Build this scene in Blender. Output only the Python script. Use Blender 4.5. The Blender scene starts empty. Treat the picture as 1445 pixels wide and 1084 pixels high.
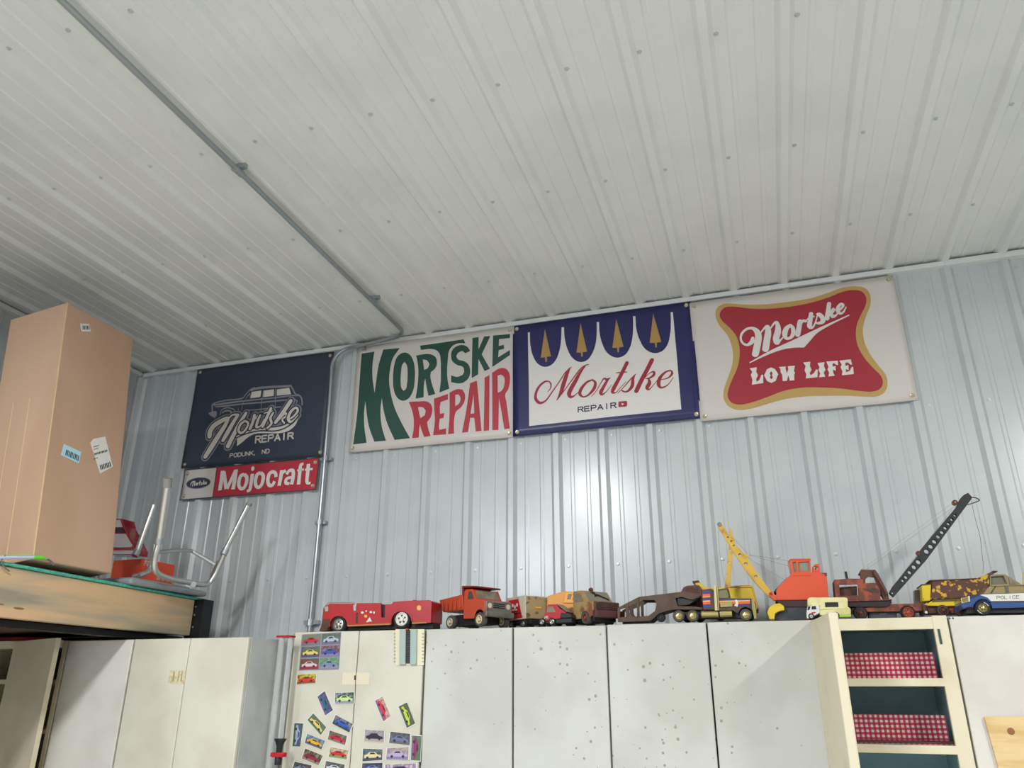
import bpy, math, random, json
from mathutils import Vector, Matrix
from mathutils.geometry import tessellate_polygon
random.seed(7)
S = bpy.context.scene
COL = S.collection
# ---------------------------------------------------------------- camera
CAMP = Vector((0.7109, -3.5309, 1.6222)); YAW, PIT, ROL, FPX = -0.313, 0.3781, 0.0027, 1099.68
cyw, syw, cp, sp = math.cos(YAW), math.sin(YAW), math.cos(PIT), math.sin(PIT)
FWD = Vector((syw*cp, cyw*cp, sp)); RT0 = Vector((cyw, -syw, 0)); UP0 = RT0.cross(FWD)
RT = math.cos(ROL)*RT0 + math.sin(ROL)*UP0; UP = -math.sin(ROL)*RT0 + math.cos(ROL)*UP0
cd = bpy.data.cameras.new('camera'); cam = bpy.data.objects.new('camera', cd); COL.objects.link(cam)
cam.matrix_world = Matrix(((RT.x, UP.x, -FWD.x, CAMP.x), (RT.y, UP.y, -FWD.y, CAMP.y), (RT.z, UP.z, -FWD.z, CAMP.z), (0, 0, 0, 1)))
cd.sensor_fit = 'HORIZONTAL'; cd.sensor_width = 36; cd.lens = 36*FPX/1445; cd.clip_start = .05; cd.clip_end = 60
S.camera = cam
# ---------------------------------------------------------------- world, lights, exposure
w = bpy.data.worlds.new('shop_air'); S.world = w; w.use_nodes = True
w.node_tree.nodes['Background'].inputs[0].default_value = (.85, .92, 1, 1); w.node_tree.nodes['Background'].inputs[1].default_value = .3
def lamp(name, loc, power, size, col=(1, 1, 1), target=None, sy=None, spread=math.pi):
    l = bpy.data.lights.new(name, 'AREA'); l.energy = power; l.color = col; l.shape = 'RECTANGLE'; l.size = size; l.size_y = sy or size; l.spread = spread
    o = bpy.data.objects.new(name, l); COL.objects.link(o); o.location = loc
    if target: o.rotation_euler = (Vector(target)-Vector(loc)).to_track_quat('-Z', 'Y').to_euler()
    return o
lamp('shop_light', (2.98, -2.9, 3.30), 118, .10, (1, .98, .94), sy=.9)
lamp('shop_light', (-.70, -3.5, 3.32), 135, .28, (.96, .98, 1), sy=1.2)
lamp('shop_light', (-.9, -6.6, 3.30), 50, .3, (.97, .98, 1), sy=2.0)
lamp('shop_light', (2.95, -6.6, 3.30), 25, .3, (1, .98, .96), sy=2.0)
lamp('shop_light', (-2.3, -6.2, 3.25), 45, .3, (.76, .86, 1), target=(-.6, -3.6, .2), sy=1.2)
lamp('shop_light', (-2.4, -7.8, 3.25), 45, .4, (.90, .95, 1), target=(1.2, 0, 2.2), sy=.3)
S.view_settings.view_transform = 'Standard'; S.view_settings.look = 'None'; S.view_settings.gamma = 1
S.view_settings.use_curve_mapping = False; S.view_settings.exposure = -0.09
# ---------------------------------------------------------------- helpers
def ray(px, py): return ((px-722.5)/FPX)*RT - ((py-542)/FPX)*UP + FWD
def atY(px, py, Y): d = ray(px, py); return CAMP + d*((Y-CAMP.y)/d.y)
def atX(px, py, X): d = ray(px, py); return CAMP + d*((X-CAMP.x)/d.x)
def atZ(px, py, Z): d = ray(px, py); return CAMP + d*((Z-CAMP.z)/d.z)
def hexc(h):
    h = h.lstrip('#'); v = [int(h[i:i+2], 16)/255 for i in (0, 2, 4)]
    return tuple((c/12.92 if c <= .04045 else ((c+.055)/1.055)**2.4) for c in v) + (1,)
MATS = {}
def mat(name, col, rough=.5, metal=0, col2=None, scale=20, lo=.45, hi=.6, bump=0, bscale=None, spec=.5, stretch=None, col3=None, trans=0, alpha=1, coat=0):
    if name in MATS: return MATS[name]
    m = bpy.data.materials.new(name); m.use_nodes = True; nt = m.node_tree; N = nt.nodes; Lk = nt.links
    b = N['Principled BSDF']; b.inputs['Base Color'].default_value = hexc(col); b.inputs['Roughness'].default_value = rough
    b.inputs['Metallic'].default_value = metal; b.inputs['Specular IOR Level'].default_value = spec
    b.inputs['Transmission Weight'].default_value = trans; b.inputs['Alpha'].default_value = alpha; b.inputs['Coat Weight'].default_value = coat
    if col2 or bump:
        tc = N.new('ShaderNodeTexCoord'); mp = N.new('ShaderNodeMapping'); Lk.new(tc.outputs['Object'], mp.inputs[0])
        if stretch: mp.inputs['Scale'].default_value = stretch
    if col2:
        n = N.new('ShaderNodeTexNoise'); n.inputs['Scale'].default_value = scale; n.inputs['Detail'].default_value = 5; Lk.new(mp.outputs[0], n.inputs[0])
        r = N.new('ShaderNodeValToRGB'); Lk.new(n.outputs[0], r.inputs[0])
        r.color_ramp.elements[0].position = lo; r.color_ramp.elements[0].color = hexc(col); r.color_ramp.elements[1].position = hi; r.color_ramp.elements[1].color = hexc(col2)
        if col3:
            e = r.color_ramp.elements.new(min(.99, hi+.08)); e.color = hexc(col3)
        Lk.new(r.outputs[0], b.inputs['Base Color'])
    if bump:
        n2 = N.new('ShaderNodeTexNoise'); n2.inputs['Scale'].default_value = bscale or scale*3; Lk.new(mp.outputs[0], n2.inputs[0])
        bp = N.new('ShaderNodeBump'); bp.inputs['Strength'].default_value = bump; bp.inputs['Distance'].default_value = .003; Lk.new(n2.outputs[0], bp.inputs['Height']); Lk.new(bp.outputs[0], b.inputs['Normal'])
    MATS[name] = m; return m
ORG = {}
def origin(p): return ORG.get(p.name, Vector((0, 0, 0))) if p else Vector((0, 0, 0))
def tag(o, label=None, cat=None, group=None, kind=None):
    if label: o['label'] = label
    if cat: o['category'] = cat
    if group: o['group'] = group
    if kind: o['kind'] = kind
    return o
def thing(name, label, cat, loc, rz=0, group=None):
    o = bpy.data.objects.new(name, None); COL.objects.link(o); o.location = loc; o.rotation_euler = (0, 0, rz); o.empty_display_size = .05
    ORG[o.name] = Vector(loc); return tag(o, label, cat, group)
class MB:
    def __init__(s): s.v = []; s.f = []
    def add(s, vs, fs):
        n = len(s.v); s.v += [tuple(p) for p in vs]; s.f += [tuple(i+n for i in f) for f in fs]; return s
    def box(s, x0, x1, y0, y1, z0, z1):
        return s.add([(x0, y0, z0), (x1, y0, z0), (x1, y1, z0), (x0, y1, z0), (x0, y0, z1), (x1, y0, z1), (x1, y1, z1), (x0, y1, z1)],
                     [(3, 2, 1, 0), (4, 5, 6, 7), (0, 1, 5, 4), (1, 2, 6, 5), (2, 3, 7, 6), (3, 0, 4, 7)])
    def hexa(s, p): # 8 points: 4 bottom loop, 4 top loop
        return s.add(p, [(3, 2, 1, 0), (4, 5, 6, 7), (0, 1, 5, 4), (1, 2, 6, 5), (2, 3, 7, 6), (3, 0, 4, 7)])
    def prism(s, loops, y0, y1, dz=0): # loops of (x,z), extruded along Y; first loop outer, the rest holes
        if not isinstance(loops[0][0], (tuple, list)): loops = [loops]
        loops = [[(p[0], p[-1]) for p in l] for l in loops]
        tri = tessellate_polygon([[Vector((x, z, 0)) for x, z in l] for l in loops])
        flat = [p for l in loops for p in l]; n = len(flat)
        vs = [(x, y0, z) for x, z in flat] + [(x, y1, z+dz) for x, z in flat]; fs = []
        for t in tri:
            a, b, c = [flat[i] for i in t]
            cr = (b[0]-a[0])*(c[1]-a[1])-(b[1]-a[1])*(c[0]-a[0])
            if cr < 0: t = (t[0], t[2], t[1])
            fs.append(tuple(t)); fs.append(tuple(i+n for i in reversed(t)))
        o = 0
        for k, l in enumerate(loops):
            ar = sum(l[i][0]*l[(i+1) % len(l)][1]-l[(i+1) % len(l)][0]*l[i][1] for i in range(len(l)))
            ccw = ar > 0
            if k: ccw = not ccw
            for i in range(len(l)):
                a, b = o+i, o+(i+1) % len(l)
                fs.append((a, a+n, b+n, b) if ccw else (b, b+n, a+n, a))
            o += len(l)
        return s.add(vs, fs)
    def tube(s, pts, r, seg=10, cap=True):
        pts = [Vector(p) for p in pts]; rs = r if isinstance(r, (list, tuple)) else [r]*len(pts); n0 = len(s.v); prev = None
        for i, p in enumerate(pts):
            d = (pts[min(i+1, len(pts)-1)]-pts[max(i-1, 0)]).normalized()
            if prev is None: a = d.orthogonal().normalized()
            else: a = (prev-d*prev.dot(d)).normalized()
            prev = a; b = d.cross(a)
            for k in range(seg):
                t = 2*math.pi*k/seg; s.v.append(tuple(p+(a*math.cos(t)+b*math.sin(t))*rs[i]))
        for i in range(len(pts)-1):
            for k in range(seg):
                a = n0+i*seg+k; b = n0+i*seg+(k+1) % seg; s.f.append((a, b, b+seg, a+seg))
        if cap: s.f.append(tuple(n0+k for k in reversed(range(seg)))); s.f.append(tuple(n0+(len(pts)-1)*seg+k for k in range(seg)))
        return s
    def lathe(s, c, prof, seg=24): # axis along Y through c; prof: (radius, y offset)
        n0 = len(s.v); cx, cy, cz = c
        for r, y in prof:
            for k in range(seg):
                t = 2*math.pi*k/seg; s.v.append((cx+r*math.cos(t), cy+y, cz+r*math.sin(t)))
        for i in range(len(prof)-1):
            for k in range(seg):
                a = n0+i*seg+k; b = n0+i*seg+(k+1) % seg; s.f.append((a, a+seg, b+seg, b))
        s.f.append(tuple(n0+k for k in range(seg))); s.f.append(tuple(n0+(len(prof)-1)*seg+k for k in reversed(range(seg))))
        return s
    def build(s, name, m, parent=None, world=True, smooth=False, bevel=0, kind=None, label=None):
        og = origin(parent) if (world and parent) else Vector((0, 0, 0))
        me = bpy.data.meshes.new(name); me.from_pydata([(x-og.x, y-og.y, z-og.z) for x, y, z in s.v], [], s.f); me.update()
        me.materials.append(m)
        o = bpy.data.objects.new(name, me); COL.objects.link(o)
        if parent: o.parent = parent; ORG[o.name] = og
        if smooth:
            for p in me.polygons: p.use_smooth = True
            if smooth != 'all': me.set_sharp_from_angle(angle=math.radians(35))
        if bevel:
            bv = o.modifiers.new('bevel', 'BEVEL'); bv.width = bevel; bv.segments = 2; bv.limit_method = 'ANGLE'; bv.angle_limit = math.radians(40); bv.harden_normals = False
        if kind: o['kind'] = kind
        if label: o['label'] = label
        return o
def catmull(pts, n=5):
    if len(pts) < 3: return [tuple(p) for p in pts]
    out = []
    for i in range(len(pts)-1):
        p0 = pts[max(i-1, 0)]; p1 = pts[i]; p2 = pts[i+1]; p3 = pts[min(i+2, len(pts)-1)]
        for k in range(n):
            t = k/n
            out.append(tuple(.5*((2*b)+(c-a)*t+(2*a-5*b+4*c-d)*t*t+(3*b-a-3*c+d)*t**3) for a, b, c, d in zip(p0, p1, p2, p3)))
    out.append(tuple(pts[-1])); return out
def smoothloop(pts, n=4): # rounds off gentle turns, keeps corners
    N = len(pts); tang = []
    for i in range(N):
        a = Vector(pts[i][:2])-Vector(pts[i-1][:2]); b = Vector(pts[(i+1) % N][:2])-Vector(pts[i][:2])
        ang = a.angle(b) if a.length > 1e-9 and b.length > 1e-9 else 0
        tang.append(None if ang > math.radians(50) else (a.normalized()+b.normalized()).normalized())
    out = []
    for i in range(N):
        j = (i+1) % N; p = Vector(pts[i][:2]); q = Vector(pts[j][:2]); L = (q-p).length
        t0, t1 = tang[i], tang[j]
        if (t0 is None and t1 is None) or L < 1e-6: out.append(tuple(p)); continue
        d = (q-p).normalized(); t0 = t0 or d; t1 = t1 or d
        c1 = p+t0*L/3; c2 = q-t1*L/3
        for k in range(n):
            t = k/n; out.append(tuple(p*(1-t)**3+c1*3*t*(1-t)**2+c2*3*t*t*(1-t)+q*t**3))
    return out
def ribbon(st, extra=0, n=5, cap=True): # stroke with varying width -> quads + round ends
    c = catmull(st, n); L = []; R = []; polys = []
    for i, p in enumerate(c):
        a = Vector(c[max(i-1, 0)][:2]); b = Vector(c[min(i+1, len(c)-1)][:2]); d = (b-a).normalized() if (b-a).length > 1e-9 else Vector((1, 0))
        nn = Vector((-d.y, d.x)); h = max(p[2], 0)/2+extra; q = Vector(p[:2]); L.append(q+nn*h); R.append(q-nn*h)
    for i in range(len(c)-1): polys.append([R[i], R[i+1], L[i+1], L[i]])
    for p in (c[0], c[-1]) if cap else ():
        h = max(p[2], 0)/2+extra; polys.append([Vector((p[0]+h*math.cos(k*math.pi/5), p[1]+h*math.sin(k*math.pi/5))) for k in range(10)])
    return polys
FONT = {'R': [[(0, 0), (0, 1)], [(0, 1), (.6, 1), (.8, .9), (.8, .65), (.6, .52), (0, .52)], [(.45, .52), (.85, 0)]], 'E': [[(.75, 0), (0, 0), (0, 1), (.75, 1)], [(0, .52), (.65, .52)]],
 'P': [[(0, 0), (0, 1)], [(0, 1), (.6, 1), (.8, .88), (.8, .62), (.6, .48), (0, .48)]], 'A': [[(0, 0), (.42, 1), (.84, 0)], [(.15, .33), (.7, .33)]], 'I': [[(.4, 0), (.4, 1)]],
 'O': [[(.25, 0), (.6, 0), (.82, .25), (.82, .75), (.6, 1), (.25, 1), (.02, .75), (.02, .25), (.25, 0)]], 'D': [[(0, 0), (0, 1), (.5, 1), (.82, .75), (.82, .25), (.5, 0), (0, 0)]],
 'U': [[(0, 1), (0, .25), (.22, 0), (.6, 0), (.82, .25), (.82, 1)]], 'N': [[(0, 0), (0, 1), (.8, 0), (.8, 1)]], 'K': [[(0, 0), (0, 1)], [(.78, 1), (0, .4)], [(.28, .6), (.82, 0)]], ',': [[(.2, .08), (.1, -.2)]], ' ': [],
 'F': [[(0, 0), (0, 1), (.75, 1)], [(0, .52), (.62, .52)]], 'M': [[(0, 0), (0, 1), (.45, .3), (.9, 1), (.9, 0)]], 'C': [[(.8, .8), (.6, 1), (.25, 1), (.02, .75), (.02, .25), (.25, 0), (.6, 0), (.8, .2)]], 'L': [[(0, 1), (0, 0), (.72, 0)]],
 'm': [[(0, 0), (.12, .85), (.3, 1), (.5, .1)], [(.5, .1), (.7, 1), (.88, .85), (1, 0)]]}
def textstrokes(txt, quad, wd): # quad TL,TR,BR,BL in 2-D
    n = len(txt); out = []; TL, TR, BR, BL = [Vector(q[:2]) for q in quad]
    for i, ch in enumerate(txt):
        for st in FONT[ch]:
            for a, b in zip(st[:-1], st[1:]):
                o = []
                for (u, v) in (a, b):
                    U = (i+u*.92)/(n-.1); p = (BL*(1-U)+BR*U)*(1-v)+(TL*(1-U)+TR*U)*v; o.append((p.x, p.y, wd))
                out.append(o)
    return out
def cyl(c, r, y0, y1, seg=16): return MB().lathe(c, [(r, y0), (r, y1)], seg)

# ---------------------------------------------------------------- materials
STEEL = mat('painted_steel_panel', 'C3C8C9', .24, col2='BEC3C5', scale=3, spec=.55, bump=.05, bscale=6)
CEIL = mat('painted_ceiling_steel', 'E4E5E1', .38, col2='DEE0DD', scale=3, spec=.45, bump=.04, bscale=5)
TRIM = mat('painted_trim', 'DADCDB', .4)
GALV = mat('galvanised_conduit', 'A9B0B4', .35, .75)
GAP = mat('black_gap', '0B0C0D', .9)
CONC = mat('sealed_concrete', 'C8C7C2', .5, col2='BFBEB9', scale=2)
# ---------------------------------------------------------------- structure
H = 3.45; RB = .2286; XL = -2.82; XR = 5.0; YB = -9.0
def profile(x0, x1, off):
    pts = []; k0 = math.floor((x0-off)/RB)-1; k1 = math.ceil((x1-off)/RB)+1
    for k in range(k0, k1):
        c = off+k*RB
        pts += [(c-.028, 0), (c-.0125, .019), (c+.0125, .019), (c+.028, 0)]
        for m in (.3333, .6667):
            d = c+RB*m; pts += [(d-.011, 0), (d-.006, .0032), (d+.006, .0032), (d+.011, 0)]
    def hgt(x):
        for (a, ha), (b, hb) in zip(pts[:-1], pts[1:]):
            if a <= x <= b: return ha+(hb-ha)*(x-a)/(b-a) if b > a else ha
        return 0
    return [(x0, hgt(x0))] + [p for p in pts if x0 < p[0] < x1] + [(x1, hgt(x1))]
def sheet(prof, lo, hi, fn, lip=.0011): # corrugated sheet with a rolled edge at its lap
    m = MB(); n = len(prof)
    vs = [fn(x, h+lip, lo) for x, h in prof]+[fn(x, h+lip, hi) for x, h in prof]+[fn(x, h-.002, lo) for x, h in prof]+[fn(x, h-.002, hi) for x, h in prof]
    fs = [(i, i+1, i+1+n, i+n) for i in range(n-1)] + [(i+2*n, i+3*n, i+1+3*n, i+1+2*n) for i in range(n-1)]
    fs += [(0, n, 3*n, 2*n), (n-1, 3*n-1, 4*n-1, 2*n-1), ] + [(i, i+2*n, i+1+2*n, i+1) for i in range(n-1)] + [(i+n, i+1+n, i+1+3*n, i+3*n) for i in range(n-1)]
    return m.add(vs, fs)
def screwmesh(fn): # little hex washer head, fn maps (u, v, height)
    vs = [fn(.0085*math.cos(k*math.pi/4), .0085*math.sin(k*math.pi/4), 0) for k in range(8)]+[fn(.0075*math.cos(k*math.pi/4), .0075*math.sin(k*math.pi/4), .002) for k in range(8)]
    vs += [fn(.0042*math.cos(k*math.pi/4), .0042*math.sin(k*math.pi/4), .0025) for k in range(8)]+[fn(.004*math.cos(k*math.pi/4), .004*math.sin(k*math.pi/4), .006) for k in range(8)]
    fs = []
    for r in range(3): fs += [(r*8+k, r*8+(k+1) % 8, r*8+8+(k+1) % 8, r*8+8+k) for k in range(8)]
    return vs, fs+[tuple(range(24, 32))]
def screws(parent, spots, fn, m):
    vs, fs = screwmesh(fn); first = None
    for p in spots:
        if first is None:
            first = MB().add(vs, fs).build('screw', m, parent, world=False); first.location = Vector(p)-origin(parent)
        else:
            c = first.copy(); COL.objects.link(c); c.parent = parent; c.location = Vector(p)-origin(parent)
wb = MB().box(XL-.1, XR+.1, .02, .12, 0, H+.1).build('wall_back', STEEL); wb['kind'] = 'structure'
x = XL; e = -12*RB+.026
edges = [XL]+[e+i*4*RB for i in range(9) if e+i*4*RB > XL+.1]+[XR]
for i, (a, b) in enumerate(zip(edges[:-1], edges[1:])):
    sheet(profile(a-.012, b+.012 if b < XR else b, .026), .0, H, lambda x, h, t: (x, .0-h, t), lip=.0011*(i % 2)).build('steel_panel', STEEL, wb)
SCW = mat('screw_head', 'C9CDCE', .35, .3)
spots = []
for z in (2.165, 2.775, 3.372, 1.56):
    for k in range(-12, 12):
        x = k*RB+.026+.046
        if z > 3 and not x > 1.6: continue
        spots.append((x, -.001, z))
screws(wb, spots, lambda u, v, h: (u, -h, v), SCW)
cl = MB().box(XL-.1, XR+.1, YB, .1, H+.02, H+.1).build('ceiling', CEIL); cl['kind'] = 'structure'
e = -12*RB+.02; edges = [XL]+[e+i*4*RB for i in range(9) if e+i*4*RB > XL+.1]+[XR]
for i, (a, b) in enumerate(zip(edges[:-1], edges[1:])):
    sheet(profile(a-.012, b+.012 if b < XR else b, .02), YB, 0.0, lambda x, h, t: (x, t, H-h), lip=.0011*(i % 2)).build('steel_panel', CEIL, cl)
spots = [(k*RB+.055, y, H-.001) for y in (-.455, -1.055, -1.66, -2.26) for k in range(-12, 9) if not (y < -2 and k > 2)]
screws(cl, spots, lambda u, v, h: (u, v, -h), SCW)
wl = MB().box(XL-.12, XL-.02, YB, 0, 0, H).build('wall_left', STEEL); wl['kind'] = 'structure'
sheet(profile(YB, 0, .1), 0, H, lambda x, h, t: (XL+h, x, t)).build('steel_panel', STEEL, wl)
wr = MB().box(XR, XR+.1, YB, 0, 0, H).build('wall_right', STEEL); wr['kind'] = 'structure'
wf = MB().box(XL, XR, YB-.1, YB, 0, H).build('wall_front', STEEL); wf['kind'] = 'structure'
fl = MB().box(XL-.1, XR+.1, YB-.1, .1, -.1, 0).build('floor', CONC); fl['kind'] = 'structure'
t = MB().box(XL, 1.647, -.036, 0, 3.411, 3.434).build('trim_1', TRIM, bevel=.002); t['kind'] = 'structure'
t = MB().box(1.615, XR, -.0385, 0, 3.409, 3.436).build('trim_2', TRIM, bevel=.002); t['kind'] = 'structure'
t = MB().box(XL+.001, XL+.045, -.006, .0, 1.0, 3.41).box(XL+.001, XL+.02, -.045, -.006, 1.0, 3.41).build('trim_3', TRIM, bevel=.002); t['kind'] = 'structure'
t = MB().box(XL, XL+.036, YB, -.045, 3.411, 3.434).build('trim_4', TRIM, bevel=.002); t['kind'] = 'structure'
# conduit along ceiling, down to the wall
cz = H-.032
def arc(c, r, a0, a1, u, v, n=7): return [Vector(c)+Vector(u)*(r*math.cos(a0+(a1-a0)*k/n))+Vector(v)*(r*math.sin(a0+(a1-a0)*k/n)) for k in range(n+1)]
path = [Vector((-.985, YB+.05, cz)), Vector((-.99, -1.6, cz)), Vector((-1.0, -.30, cz))]
path += arc((-1.10, -.17, cz), .10, 0, math.pi/2, (1, 0, 0), (0, 1, 0))
path += [Vector((-1.2, -.062, cz-.006)), Vector((-1.3, -.056, cz-.012)), Vector((-1.36, -.054, cz-.014))]
path += arc((-1.365, -.05, cz-.115), .1, math.pi/2, math.pi, (1, 0, 0), (0, 0, 1))
path += [Vector((-1.464, -.042, 3.1)), Vector((-1.462, -.036, 2.6)), Vector((-1.46, -.034, 1.2))]
cnd = thing('electrical_conduit', 'thin grey metal electrical conduit bending from ceiling down the ribbed wall', 'conduit', (-1.0, -.3, cz))
MB().tube(path, .0105, 10).build('pipe', GALV, cnd, smooth=True)
for y in (-1.565, -.485):
    MB().tube([(-.992, y-.02, cz), (-.992, y+.02, cz)], .0135, 10).box(-1.022, -.962, y-.009, y+.009, cz+.010, H-.001).build('conduit_strap', GALV, cnd, bevel=.001)
MB().tube([(-1.300, -.056, cz-.012), (-1.265, -.058, cz-.010)], .0135, 10).box(-1.292, -1.272, -.05, -.036, cz-.035, cz+.005).build('conduit_strap', GALV, cnd)
for z in (2.78, 2.44): MB().tube([(-1.461, -.036, z-.012), (-1.461, -.036, z+.012)], .0135, 10).box(-1.495, -1.43, -.026, -.003, z-.008, z+.008).build('conduit_strap', GALV, cnd)
MB().tube([(-1.461, -.035, 1.93), (-1.461, -.035, 1.96)], .014, 10).box(-1.50, -1.42, -.03, -.003, 1.935, 1.955).build('conduit_strap', GALV, cnd)
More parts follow.
